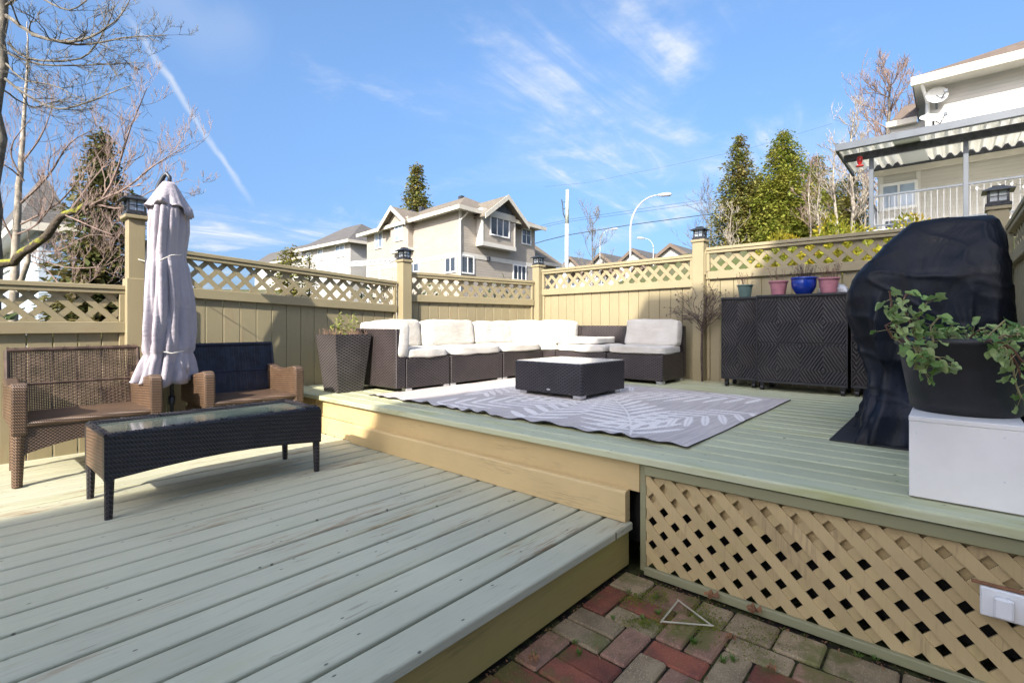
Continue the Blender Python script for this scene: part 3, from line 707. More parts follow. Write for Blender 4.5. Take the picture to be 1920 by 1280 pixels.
e.build('woven_rim', 'wick_dark', tb)
k = MB()
for i in range(300):
    sd = random.random()
    x = random.uniform(-W / 2, W / 2); y = random.choice((-1, 1)) * (D / 2 - .012) + random.gauss(0, .005)
    if sd < .2: x = random.choice((-1, 1)) * (W / 2 - .012); y = random.uniform(-D / 2, D / 2)
    k.tube([(x, y, .412), (x + random.gauss(0, .012), y + random.gauss(0, .01), .412 + random.uniform(0, .012))], .0024, 3, False)
k.build('frayed_wicker_edge', 'wick_dark', tb, kind='stuff')

# ------------------------------------------------------------------ closed umbrella
ub = PD(318, 608, 3.75); UX, UY = ub.x, ub.y
um = thing('patio_umbrella', 'closed lilac grey cantilever umbrella tied to the post between the two armchairs', 'umbrella', (UX, UY, L))
def ul(px, py, dd=0):                       # local point from image column/row at the umbrella's distance
    p = PD(px, py, 3.75 + dd); return Vector((p.x - UX, p.y - UY, p.z - L))
rows = [(343, 307, 326, 0), (352, 301, 333, .1), (368, 292, 342, .35), (385, 285, 350, .8), (394, 282, 355, 1.1)]
def drape(rows, N_=72, dscale=1.5, folds=9, seed=0, ragged=0):
    m = MB(); random.seed(seed); ph = [random.uniform(0, 6.28) for _ in range(6)]
    for ri, (py, a, b, fa) in enumerate(rows):
        c = ul((a + b) / 2, py); hw = (b - a) / 2 * 3.75 / FPX
        for k in range(N_):
            t_ = 2 * PI * k / N_
            pl_ = abs(math.sin(folds * .5 * t_ + ph[0] + py * .006 + .5 * math.sin(py * .02 + ph[3]))) ** .8; p2 = abs(math.sin((folds + 5) * .5 * t_ + ph[1] - py * .010))
            f = .84 + fa * (.20 * (pl_ - .62) + .09 * (p2 - .6) + .05 * math.sin(3 * t_ + ph[2] + py * .012))
            lx, dy = math.cos(t_) * hw * f, math.sin(t_) * hw * dscale * f
            z = c.z + (ragged * math.sin(2 * t_ + ph[3]) * .045 + ragged * .02 * math.sin(7 * t_ + ph[4]) if ri == len(rows) - 1 else 0)
            m.v.append((c.x + lx * Rx + dy * Fx, c.y + lx * Ry + dy * Fy, z))
    for i in range(len(rows) - 1):
        for k in range(N_): m.f.append((i * N_ + k, i * N_ + (k + 1) % N_, (i + 1) * N_ + (k + 1) % N_, (i + 1) * N_ + k)); m.mi.append(0)
    return m
def resample(rows, n):
    out = []
    ys = [r[0] for r in rows]
    for i in range(n):
        y = ys[0] + (ys[-1] - ys[0]) * i / (n - 1)
        out.append(tuple(float(np.interp(y, ys, [r[j] for r in rows])) for j in range(4)))
    return out
def solid(o, th):
    s = o.modifiers.new('thick', 'SOLIDIFY'); s.thickness = th; return o
solid(drape(resample(rows, 14), 100, 1.3, 8, 3, 1).build('top_vent', 'umb', um, smooth=True, fixn=False), .003)
body = [(372, 300, 336, .5), (395, 294, 345, .8), (430, 291, 345, 1.0), (478, 288, 340, .5), (484, 288, 340, .4), (500, 287, 343, .9), (560, 285, 349, 1.1), (620, 283, 352, 1.2), (655, 283, 353, .9), (662, 285, 350, .7), (675, 281, 352, 1.0), (700, 274, 355, 1.1), (714, 270, 354, 1.15)]
solid(drape(resample(body, 60), 140, 1.75, 10, 5, .5).build('canopy', 'umb', um, smooth=True, fixn=False), .003)
solid(drape(resample([(655, 306, 350, .6), (672, 304, 354, 1.1), (690, 306, 356, 1.4)], 8), 60, .8, 5, 9, .6).build('canopy_flap', 'umb', um, smooth=True, fixn=False), .003)
mbase = ul(288, 838); mtop = ul(303, 345)
MB().tube([mbase, ul(271, 640), ul(277, 480), ul(297, 348), ul(307, 330), ul(313, 326), ul(318, 332), ul(318, 348)], [.017, .017, .017, .017, .016, .016, .014, .013], 12).build('mast', 'dark_metal', um, smooth=True)
MB().tube([ul(320, 345), ul(322, 560), ul(322, 785)], .013, 12).build('centre_tube', 'dark_metal', um, smooth=True)
MB().tube([ul(322, 742), ul(322, 758)], .021, 12).tube([ul(322, 708), ul(322, 716)], .024, 12).build('clamp', 'dark_metal', um, smooth=True)
MB().tube([ul(299, 735), ul(299, 750)], .024, 14).tube([ul(299, 742), ul(306, 715)], .009, 8).build('crank', 'dark_metal', um, smooth=True)
cr = MB(); z0 = .012
for a in (0, PI / 2):
    c_, s_ = math.cos(a + .3), math.sin(a + .3)
    cr.tube([(-.36 * c_, -.36 * s_, .02), (.36 * c_, .36 * s_, .02)], .02, 8)
cr.tube([(0, 0, .02), mbase], .02, 10); cr.build('cross_base', 'dark_metal', um)
tie = MB(); a_, b_ = ul(238, 475, .3), ul(288, 494, -.05)
tie.tube([a_, (a_ + b_) / 2 - Vector((0, 0, .012)), b_, ul(300, 488, -.16), ul(322, 478, -.17), ul(340, 478, -.08)], .0035, 6)
tie.tube([b_, ul(287, 510, -.06), ul(292, 525, -.06)], .003, 5); tie.build('tie_cord', 'trimwhite', um, smooth=True)
tie = MB(); tie.tube([ul(284, 661, -.1), ul(300, 658, -.16), ul(322, 662, -.17), ul(345, 658, -.1)], .0035, 6); tie.build('tie_cord', 'trimwhite', um, smooth=True)
random.seed(11)

# ------------------------------------------------------------------ planter by the riser
def tapered(b, t_, h, wall=.012):
    m = MB(); i_ = t_ - wall
    v = [(-b, -b, 0), (b, -b, 0), (b, b, 0), (-b, b, 0), (-t_, -t_, h), (t_, -t_, h), (t_, t_, h), (-t_, t_, h), (-i_, -i_, h), (i_, -i_, h), (i_, i_, h), (-i_, i_, h), (-i_ + .01, -i_ + .01, h - .04), (i_ - .01, -i_ + .01, h - .04), (i_ - .01, i_ - .01, h - .04), (-i_ + .01, i_ - .01, h - .04)]
    f = [(0, 3, 2, 1)]
    for k in range(4):
        q = (k + 1) % 4; f += [(k, q, 4 + q, 4 + k), (4 + k, 4 + q, 8 + q, 8 + k), (8 + k, 8 + q, 12 + q, 12 + k)]
    m.add(v, f); return m, i_ - .01
pl = thing('planter', 'tall tapered dark wicker planter at the deck edge, left of the sofa', 'planter', (2.46, 4.24, U))
m, ins = tapered(.125, .18, .525); m.build('tub', 'wick_plant', pl)
MB().box(-ins, ins, -ins, ins, .47, .487).build('soil', 'soil', pl)
MB().cbox(-.118, .118, -.118, .118, -.002, .02, .003).build('foot_plate', 'black_plastic', pl)
def leaf_mesh(name, mat, lobes=1, w_=.5, cup=.15):
    m = MB()
    if lobes == 1:
        pts = [(0, 0), (w_ * .5, .25), (w_ * .55, .5), (w_ * .3, .8), (0, 1), (-w_ * .3, .8), (-w_ * .55, .5), (-w_ * .5, .25)]
    else:
        pts = []
        for k in range(28):
            a = -PI / 2 + 2 * PI * k / 28 + PI / 28; r = .5 * (1 + .16 * math.cos(lobes * (a - PI / 2)) + .035 * math.cos(14 * a))
            if k in (0, 27): r *= .45
            pts.append((r * math.cos(a), .42 + r * math.sin(a)))
    c = (0, .42 if lobes > 1 else .5)
    v = [(c[0], c[1], -cup * .4)] + [(x, y, cup * abs(x) * 1.2 + cup * .35 * math.sin(5 * x + 4 * y)) for x, y in pts]
    m.add(v, [(0, 1 + i, 1 + (i + 1) % len(pts)) for i in range(len(pts))])
    me = m.mesh(name); me.materials.append(M[mat]); me.polygons.foreach_set('use_smooth', [True] * len(me.polygons)); return me
def put_leaf(me, parent, p, d, s, roll=None, name='leaf'):
    d = Vector(d).normalized(); q = d.to_track_quat('Y', 'Z'); o = bpy.data.objects.new(name, me); COL.objects.link(o); o.parent = parent
    o.location = p; o.rotation_mode = 'QUATERNION'
    from mathutils import Quaternion
    o.rotation_quaternion = q @ Quaternion((0, 1, 0), random.uniform(-.6, .6) if roll is None else roll); o.scale = (s, s, s); return o
lf = leaf_mesh('sprout_leaf', 'pot_leaf', 1, .55, .2)
st = MB()
for i in range(9):
    x, y = random.uniform(-.08, .09), random.uniform(-.08, .08); h = random.uniform(.08, .23); lean = Vector((random.gauss(0, .03), random.gauss(0, .03), h))
    p0 = Vector((x, y, .485)); st.tube([p0, p0 + lean * .5, p0 + lean], .003, 5, False)
    for k in range(9):
        f = .25 + .75 * k / 8; a = random.uniform(0, 6.28); put_leaf(lf, pl, p0 + lean * f, (math.cos(a), math.sin(a), random.uniform(.2, 1.0)), random.uniform(.026, .050))
st.build('stems', 'stem_g', pl)
k = MB()
for i in range(130):
    x, y = random.uniform(-.17, .17), random.uniform(-.17, .17); p = Vector((x, y, .485)); q = p + Vector((random.gauss(0, .02), random.gauss(0, .02), random.uniform(.02, .085)))
    k.tube([p, q], .0018, 3, False); r = random.uniform(.003, .008); k.add([q + Vector((-r, 0, 0)), q + Vector((r, 0, r)), q + Vector((0, r, 2 * r)), q + Vector((0, -r, r))], [(0, 1, 2), (0, 3, 1)])
k.build('withered_flowers', 'dry', pl, kind='stuff')

# ------------------------------------------------------------------ sofa
def sofa_unit(label, x0, x1, y0, y1, back=None, side=None, feet=((0, 0), (1, 0))):
    t = thing('sofa_section', label, 'sofa section', (x0, y0, U), 0, 'modular wicker sofa sections'); w_, d_ = x1 - x0, y1 - y0
    MB().cbox(.003, w_ - .003, .0, d_, .035, .305, .006).build('base', 'wick_sofa', t)
    if back == 'y': MB().cbox(.003, w_ - .003, d_ + .001, d_ + .07, .04, .60, .008).build('backrest', 'wick_sofa', t)
    if back == 'x': MB().cbox(w_ + .001, w_ + .07, .003, d_ - .003, .04, .60, .008).build('backrest', 'wick_sofa', t)
    if side == 'x': MB().cbox(-.11, -.001, .0, d_ + .07, .04, .575, .008).build('side_panel', 'wick_sofa', t)
    for fx, fy in ((.04, .04), (w_ - .04, .04), (.04, d_ - .04), (w_ - .04, d_ - .04)):
        MB().cbox(fx - .035, fx + .035, fy - .035, fy + .035, 0, .0345, .004).build('foot', 'chrome', t)
    return t
sofa_unit('left end sofa section beside the tapered planter, with a side panel', 2.78, 3.31, 3.72, 4.36, 'y', 'x')
sofa_unit('second sofa section from the planter', 3.32, 4.08, 3.72, 4.36, 'y')
sofa_unit('third sofa section from the planter, partly behind the square table', 4.09, 4.80, 3.72, 4.36, 'y')
sofa_unit('corner sofa section where the sofa turns', 4.81, 5.38, 3.55, 4.28, 'x')
sofa_unit('sofa section with a bare wicker back and a loose cushion on its seat', 4.81, 5.36, 2.86, 3.54, 'x')
sofa_unit('right end sofa section in front of the twig tree', 4.81, 5.34, 2.20, 2.85, 'x')
def cushion(name, label, dims, loc, rot=(0, 0, 0), seed=0, group='cream sofa cushions', cat='cushion', wr=1.0):
    m = MB(); n = 14; idx = {}; a, b, c = [x / 2 for x in dims]
    def P(x, y, z):
        key = (round(x, 4), round(y, 4), round(z, 4))
        if key in idx: return idx[key]
        e = 10.0; r = (abs(x) ** e + abs(y) ** e + abs(z) ** e) ** (1 / e); q = Vector((x / r, y / r, z / r))
        # puff
        big = sorted([a, b, c])[0]
        v = Vector((q.x * a, q.y * b, q.z * c))
        nn = noise.noise(Vector((v.x * 5 + seed, v.y * 5, v.z * 5))) * .010 + noise.noise(Vector((v.x * 16 + seed, v.y * 16, v.z * 9))) * .0045 * wr
        s = 1 - .045 * ((q.x * q.x) * (q.y * q.y))
        v = Vector((v.x * s, v.y * s, v.z * s)) + Vector((q.x, q.y, q.z)) * nn * (1 if big > .03 else .4)
        idx[key] = len(m.v); m.v.append(tuple(v)); return idx[key]
    g_ = [-1 + 2 * i / n for i in range(n + 1)]
    for ax in range(3):
        for sd in (-1, 1):
            for i in range(n):
                for j in range(n):
                    q = []
                    for (p, r) in ((i, j), (i + 1, j), (i + 1, j + 1), (i, j + 1)):
                        co = [0, 0, 0]; co[ax] = sd; o = [k for k in range(3) if k != ax]; co[o[0]] = g_[p]; co[o[1]] = g_[r]; q.append(P(*co))
                    m.f.append(tuple(q)); m.mi.append(0)
    return tag(m.build(name, 'cushion', smooth=True, loc=loc, rot=rot), label, cat, group)
S = U + .305
def seat(label, x0, x1, y0, y1, h=.085, dz=0, seed=0): cushion('seat_cushion', label, (x1 - x0, y1 - y0, h), ((x0 + x1) / 2, (y0 + y1) / 2, S + h / 2 + dz), (0, 0, random.gauss(0, .01)), seed)
seat('cream seat cushion on the left end section of the sofa', 2.79, 3.31, 3.70, 4.34, seed=1)
seat('cream seat cushion on the second sofa section from the planter', 3.33, 4.08, 3.70, 4.34, seed=2)
seat('cream seat cushion on the third sofa section from the planter', 4.10, 4.79, 3.70, 4.34, seed=3)
seat('cream seat cushion in the sofa corner', 4.80, 5.36, 3.55, 4.26, seed=4)
seat('cream seat cushion under the loose cushion, before the bare wicker back', 4.79, 5.34, 2.87, 3.54, seed=5)
seat('cream seat cushion on the right end section, shaded', 4.79, 5.32, 2.19, 2.85, seed=6)
cushion('loose_cushion', 'spare cushion lying flat on the seat before the bare wicker back', (.50, .62, .075), (5.06, 3.30, S + .125), (0, 0, .08), 7)
Zb = S + .085 + .125
cushion('back_cushion', 'thick side cushion against the end panel beside the planter', (.13, .66, .34), (2.755, 4.04, S + .165), (0, .06, 0), 8)
cushion('back_cushion', 'narrow looking first back cushion of the sofa, next to the side cushion', (.58, .15, .29), (3.07, 4.29, Zb), (-.14, 0, 0), 9)
cushion('back_cushion', 'wide second back cushion, below the post behind the sofa', (.77, .16, .29), (3.75, 4.28, Zb), (-.16, 0, .01), 10)
cushion('back_cushion', 'creased third back cushion, left of the sofa corner', (.66, .16, .28), (4.48, 4.27, Zb - .005), (-.18, 0, -.02), 11, wr=2)
cushion('back_cushion', 'sunlit back cushion across the sofa corner', (.62, .15, .30), (5.05, 4.21, Zb), (-.12, 0, -.15), 12)
cushion('back_cushion', 'back cushion left of the bare wicker back', (.15, .60, .30), (5.31, 3.88, Zb + .002), (0, .14, 0), 13)
cushion('back_cushion', 'shaded back cushion at the right end of the sofa', (.15, .64, .30), (5.26, 2.52, Zb + .005), (0, .16, 0), 14)
# square wicker table
ct = thing('square_table', 'low square black wicker table with a pale glass top on the rug', 'table', (3.34, 2.20, U + .012))
MB().cbox(0, .69, 0, .70, .032, .282, .006).build('body', 'wick_table', ct)
for fx in (.07, .62):
    for fy in (.07, .63): MB().cbox(fx - .04, fx + .04, fy - .04, fy + .04, 0, .0315, .004).build('foot', 'chrome', ct)
M['tglass'] = plain('pale_frosted_glass', (.50, .50, .47), .12, .05, 2, spec=.6, bump=0)
MB().cbox(.012, .678, .012, .688, .283, .290, .002).build('glass_top', 'tglass', ct)
MB().add([(-.002, .33 + .02 * math.cos(a), .062 + .008 * math.sin(a)) for a in [2 * PI * i / 16 for i in range(16)]] , [tuple(range(16))]).build('badge', 'chrome', ct)

# ------------------------------------------------------------------ rug with palm leaf print
def rug():
    x0, x1, y0, y1 = 2.43, 4.53, .98, 3.78; nx_, ny_ = 250, 330
    xs = np.linspace(x0, x1, nx_); ys = np.linspace(y0, y1, ny_); X, Y = np.meshgrid(xs, ys, indexing='ij')
    rng = np.random.RandomState(5); val = np.zeros_like(X)
    def frond(cx, cy, ang, L_, n, ll, w_):
        nonlocal val
        ca, sa = math.cos(ang), math.sin(ang)
        a = (X - cx) * ca + (Y - cy) * sa; b = -(X - cx) * sa + (Y - cy) * ca + .06 * np.sin(a * 2)
        val = np.maximum(val, ((np.abs(b) < .007) & (a > 0) & (a < L_)).astype(float) * .9)
        for i in range(n):
            t_ = (i + .5) / n; s0 = t_ * L_; l_ = ll * (1 - .55 * abs(t_ - .35) ** 1.1 * 1.4)
            for sg in (-1, 1):
                an = sg * (1.0 - .5 * t_); p = (a - s0) * math.cos(an) + b * math.sin(an); q = -(a - s0) * math.sin(an) + b * math.cos(an)
                u_ = p / l_; wd = w_ * np.sqrt(np.clip(4 * u_ * (1 - u_), 0, 1)) * (1 - .3 * u_)
                inside = (u_ > 0) & (u_ < 1) & (np.abs(q) < wd); stripe = (np.abs(q) < .0035) & (rng.rand() > .5)
                val = np.maximum(val, inside * (1.0 if (i + (sg > 0)) % 1 == 0 else .8)); val = np.where(inside & stripe, .35, val)
    for (cx, cy, ang, L_, n, ll, w_) in ((2.45, 1.30, .60, 1.5, 12, .46, .030), (4.40, 1.10, 2.1, 1.5, 12, .44, .028), (3.1, 2.2, 1.1, 1.4, 11, .42, .028), (2.46, 3.0, -.6, 1.4, 11, .44, .030), (4.45, 2.3, 2.7, 1.2, 10, .40, .028), (3.7, 1.0, 2.7, 1.1, 9, .36, .028), (2.45, 2.1, .12, 1.0, 8, .34, .032), (4.4, 3.4, 3.4, 1.3, 11, .42, .028), (3.3, 3.75, -.9, 1.0, 9, .36, .028)):
        frond(cx, cy, ang, L_, n, ll, w_)
    Zr = .004 + .0
    edge = np.clip((X - x0) / .25, 0, 1); rip = (1 - edge) ** 2 * (.35 + .65 * (.5 + .5 * np.sin(Y * 3.1 + 1.3 * np.sin(Y * 7.7))))
    Zm = U + .010 + rip * .010 * (np.sin(Y * 38 + np.sin(Y * 5) * 2) + 1) + .0025 * np.sin(X * 7 + Y * 3) + .003 * (np.sin(Y * 11) + 1) * (1 - edge)
    Xw = X + (1 - edge) * .012 * np.sin(Y * 19) - rip * .01
    v = np.stack([Xw, Y, Zm], -1).reshape(-1, 3)
    f = []
    idx = np.arange(nx_ * ny_).reshape(nx_, ny_); q = np.stack([idx[:-1, :-1], idx[1:, :-1], idx[1:, 1:], idx[:-1, 1:]], -1).reshape(-1, 4)
    me = bpy.data.meshes.new('rug'); me.vertices.add(len(v)); me.vertices.foreach_set('co', v.ravel()); me.loops.add(q.size); me.loops.foreach_set('vertex_index', q.ravel())
    me.polygons.add(len(q)); me.polygons.foreach_set('loop_start', np.arange(0, q.size, 4)); me.polygons.foreach_set('loop_total', np.full(len(q), 4)); me.update(calc_edges=True)
    me.polygons.foreach_set('use_smooth', np.ones(len(q), bool))
    at = me.attributes.new('print', 'FLOAT', 'POINT'); at.data.foreach_set('value', val.ravel())
    g = G('palm_print_outdoor_rug'); A_ = N(g.t, 'ShaderNodeAttribute', attribute_name='print'); n = g.noise(g.pos((1, 30, 1), rot=(0, 0, .5)), 3, 3)
    base = g.mix(g.step(n, .35, .65), (.46, .41, .38), (.60, .54, .49)); n2 = g.noise(g.pos((80, 80, 80)), 1, 2)
    k = g.mix(g.math('MULTIPLY', A_.outputs['Fac'], .9), base, (.88, .82, .76)); k = g.mix(g.step(n2, .4, .7, 0, .12), k, (.14, .14, .16)); g.col(k)
    g.bump(g.noise(g.pos(), 350, 2), .4, .003); me.materials.append(g.done(.85, .2)); 
    o = bpy.data.objects.new('rug', me); COL.objects.link(o); s = o.modifiers.new('t', 'SOLIDIFY'); s.thickness = .006; s.offset = -1
    me.materials.append(M['black_plastic']); s.material_offset_rim = 1
    tag(o, 'grey outdoor rug with white palm leaf print and wavy near edge under the square table', 'rug')
rug()

# ------------------------------------------------------------------ storage cabinets
def cabinet(label, x0, y0, y1, ztop, doors, depth=.34):
    t = thing('storage_cabinet', label, 'cabinet', (x0, y0, U), 0, 'dark wicker storage cabinets'); w_ = y1 - y0; h = ztop - U
    MB().box(.012, depth, .004, w_ - .004, .075, h - .022).build('body', 'black_plastic', t)
    if doors == 2:
        MB().cbox(.0, .011, .012, w_ - .012, .10, .445, .003).build('door', 'diamond', t); MB().cbox(.0, .011, .012, w_ - .012, .453, h - .03, .003).build('door', 'diamond', t)
    else: MB().cbox(.0, .011, .008, w_ - .008, .085, h - .03, .003).build('door', 'diamond', t)
    MB().cbox(-.012, depth + .005, -.003, w_ + .003, h - .0215, h, .004).build('top', 'black_plastic', t)
    MB().cbox(-.004, .0115, 0, .0115, .076, h - .0225, .002).cbox(-.004, .0115, w_ - .0115, w_, .076, h - .0225, .002).cbox(-.004, .0115, .012, w_ - .012, .076, .099, .002).build('frame', 'black_plastic', t)
    for cx in (.045, depth - .045):
        for cy in (.04, w_ - .04):
            c = MB(); c.tube([(cx, cy - .014, .028), (cx, cy + .014, .028)], .028, 14); c.box(cx - .012, cx + .012, cy - .018, cy + .018, .05, .0745); c.build('caster', 'black_plastic', t)
    return t
cabinet('narrow dark wicker cabinet with one door, left of the wide one', 5.14, 1.40, 1.735, 1.43, 1, .33)
cabinet('wide dark wicker cabinet with two stacked door panels under the blue pot', 5.06, .665, 1.385, 1.437, 2, .40)
cabinet('dark wicker cabinet mostly hidden behind the covered grill', 5.10, .25, .648, 1.43, 1, .36)
def round_pot(name, label, c, r0, r1, h, mat, rim, withered, group=None, seed=0, ribs=False, plantmat='dry'):
    t = thing(name, label, 'flower pot', c, 0, group); random.seed(seed)
    prof = [(0.001, 0), (r0, 0)]
    for i in range(1, 13):
        f = i / 12; r = r0 + (r1 - r0) * f + (.018 * math.sin(PI * f) if rim == 'bowl' else 0)
        if ribs and i % 3 == 0: r += .0025
        prof.append((r, h * f * .88))
    prof += [(r1 + .008, h * .9), (r1 + .009, h), (r1 - .002, h), (r1 - .006, h * .84)]
    MB().lathe(prof, 36).build('pot_body', mat, t, smooth=True)
    MB().lathe([(.001, h * .86), (r1 - .005, h * .86)], 24).build('soil', 'soil', t)
    k = MB()
    for i in range(withered):
        a = random.uniform(0, 6.28); rr = random.uniform(0, r1 * .9); p = Vector((rr * math.cos(a), rr * math.sin(a), h * .86)); q = p + Vector((math.cos(a) * random.uniform(0, .05), math.sin(a) * random.uniform(0, .05), random.uniform(.04, .14)))
        k.tube([p, (p + q) / 2 + Vector((0, 0, .01)), q], .0016, 3, False)
        for _ in range(2):
            r = random.uniform(.003, .008); e = q + Vector((random.gauss(0, .006), random.gauss(0, .006), random.gauss(0, .006))); k.add([e + Vector((-r, 0, 0)), e + Vector((r, 0, r)), e + Vector((0, r, 2 * r)), e + Vector((0, -r, r))], [(0, 1, 2), (0, 3, 1)])
    k.build('withered_plant', plantmat, t, kind='stuff'); return t
M['pot_green'] = plain('grey_green_glaze', (.11, .17, .15), .35, .2, 12); M['pot_pink'] = plain('dusty_pink_plastic', (.40, .17, .20), .45, .12, 8)
M['pot_blue'] = plain('cobalt_blue_glaze', (.008, .035, .28), .12, .15, 6, spec=.7, bump=0)
CT = 1.4375
round_pot('flower_pot', 'small grey green pot on the narrow cabinet, left of the pink pots', (5.26, 1.545, 1.4305), .050, .068, .125, 'pot_green', '', 26, 'flower pots on the storage cabinets', 1, True)
round_pot('flower_pot', 'pink ribbed pot left of the blue pot', (5.22, 1.235, CT), .055, .076, .135, 'pot_pink', '', 16, 'flower pots on the storage cabinets', 2, True)
round_pot('flower_pot', 'glossy cobalt blue pot between the two pink pots', (5.20, 1.02, CT), .058, .100, .155, 'pot_blue', 'bowl', 60, 'flower pots on the storage cabinets', 3, False, 'twig')
round_pot('flower_pot', 'pink ribbed pot right of the blue pot', (5.20, .825, CT), .058, .078, .14, 'pot_pink', '', 40, 'flower pots on the storage cabinets', 4, True)
k = MB(); random.seed(4)
for i in range(9):
    for j in range(13):
        x = i / 8; y = j / 12; k.v.append((5.26 + .14 * x + .01 * math.sin(j), .69 + .24 * y, CT + .01 + .085 * math.sin(PI * x) ** .5 * (math.sin(PI * y) ** .4) + random.uniform(0, .012)))
for i in range(8):
    for j in range(12): k.f.append((i * 13 + j, (i + 1) * 13 + j, (i + 1) * 13 + j + 1, i * 13 + j + 1)); k.mi.append(0)
tag(solid(k.build('folded_plastic_sheet', plain('clouded_white_plastic', (.5, .52, .55), .3, .2, 20), smooth=True), .004), 'crumpled white plastic bundle behind the right pink pot', 'bundle')
# bare twig tree
random.seed(21)
tw = thing('twig_tree', 'small bare twig topiary on a thin stem before the fence post', 'ornamental tree', (5.42, 2.03, U))
MB().tube([(0, 0, 0), (.005, .004, .3), (-.004, 0, .62)], [.011, .010, .012], 7).tube([(.012, .008, 0), (0, .012, .3), (.004, .004, .62)], .006, 6).build('stem', 'twig', tw)
tw['kind'] = 'thing'
k = MB()
def twig(p, d, l_, r, depth):
    n_ = 3; pts = [p]; q = p
    for i in range(n_):
        d = (d + Vector((random.gauss(0, .22), random.gauss(0, .22), random.gauss(0, .1)))).normalized(); q = q + d * l_ / n_; pts.append(q)
    k.tube(pts, [r, r * .9, r * .75, r * .6], 4, False)
    if depth > 0:
        for i in range(3): twig(pts[random.choice((1, 2, 3))], (d + Vector((random.gauss(0, .6), random.gauss(0, .6), random.gauss(0, .35)))).normalized(), l_ * .6, r * .7, depth - 1)
    else:
        for _ in range(3):
            e = q + Vector((random.gauss(0, .006), random.gauss(0, .006), random.gauss(0, .006))); s = random.uniform(.004, .008); k.add([e + Vector((-s, 0, -s)), e + Vector((s, 0, 0)), e + Vector((0, s, s)), e + Vector((0, -s, s))], [(0, 1, 2), (0, 3, 1), (0, 2, 3)])
for i in range(20):
    a = random.uniform(0, 6.28); e_ = random.uniform(.5, 1.3); twig(Vector((0, 0, .50 + .15 * random.random())), Vector((math.cos(a) * math.cos(e_), math.sin(a) * math.cos(e_), math.sin(e_))), random.uniform(.22, .34), .0042, 2)
k.build('twigs', 'twig', tw, kind='stuff')

# ------------------------------------------------------------------ covered grill
def grill():
    t = thing('covered_grill', 'barbecue grill hidden under a black vinyl cover at the right', 'barbecue', (3.2, 0, U))
    R_ = [(1.705, -.10, .12, 3.42, 3.85), (1.70, -.15, .165, 3.33, 3.93), (1.67, -.175, .20, 3.29, 3.98), (1.60, -.19, .26, 3.25, 4.02), (1.50, -.20, .34, 3.20, 4.06), (1.435, -.205, .395, 3.165, 4.10), (1.40, -.21, .415, 3.155, 4.11), (1.31, -.215, .437, 3.16, 4.12), (1.20, -.22, .43, 3.17, 4.12), (1.08, -.22, .40, 3.20, 4.10), (.92, -.225, .36, 3.21, 4.08), (.80, -.23, .35, 3.20, 4.08), (.70, -.24, .375, 3.16, 4.10), (.62, -.25, .395, 3.155, 4.12), (.556, -.25, .405, 3.14, 4.12)]
    zs = [r[0] for r in R_][::-1]; n = 300; m = MB(); rows = 120
    rf = random.Random(8); FOLDS = [(rf.uniform(0, 2 * PI), rf.uniform(-.35, .35), rf.uniform(.03, .075), rf.uniform(.02, .06) * rf.choice((1, 1, -.6)), rf.uniform(1.15, 1.45)) for _ in range(30)]
    for i in range(rows + 1):
        z = 1.705 - (1.705 - .556) * i / rows
        a, b, c, d = (float(np.interp(z, zs, [r[j] for r in R_][::-1])) for j in range(1, 5))
        fold = max(0, (1.40 - z) / .85)
        for k in range(n):
            t_ = 2 * PI * k / n; e = 5 + 5 * max(0, min(1, (z - .9) / .3)); cs, sn = math.cos(t_), math.sin(t_); r = (abs(cs) ** e + abs(sn) ** e) ** (-1 / e)
            x = (c + d) / 2 + (d - c) / 2 * cs * r; y = (a + b) / 2 + (b - a) / 2 * sn * r
            nv = Vector((cs, sn, 0))
            f = noise.noise(Vector((x * 2.8, y * 2.8, z * .9))) * .02 * fold + noise.noise(Vector((x * 4, y * 4, z * 4))) * .008
            for (s0, sl0, wd0, am0, zt0) in FOLDS:
                ds = (t_ - s0 - sl0 * (1.4 - z) + PI) % (2 * PI) - PI; u_ = abs(ds) / wd0
                if u_ < 3: f += am0 * math.exp(-u_ ** 1.4) * max(0, min(1, (zt0 - z) / .35)) * (1 - .35 * math.exp(-((z - .85) / .1) ** 2))
            cr_ = 1 - abs(noise.noise(Vector((x * 5 + z * 3, y * 5 - z * 4, z * 5)))) * 2.6; f += max(0, cr_) ** 5 * .010
            # deep diagonal pull on the lower left corner
            f -= .06 * math.exp(-((y - (.12 + (z - .8) * .75)) / .05) ** 2) * math.exp(-((z - .82) / .16) ** 2) * (1 if x < 3.5 else 0)
            m.v.append((x - 3.2 + nv.x * f, y + nv.y * f, z - U + (.01 * noise.noise(Vector((x * 8, y * 8, 1))) if i < 8 else 0)))
    for i in range(rows):
        for k in range(n): m.f.append((i * n + k, i * n + (k + 1) % n, (i + 1) * n + (k + 1) % n, (i + 1) * n + k)); m.mi.append(0)
    m.f.append(tuple(range(n))); m.mi.append(0)
    m.build('cover', 'cover', t, smooth=True)
    tag(MB().cbox(3.10, 4.15, -.27, .49, U + .002, U + .010, .002).build('floor_mat', 'black_plastic'), 'thin black mat on the deck under the covered grill', 'mat')
grill()
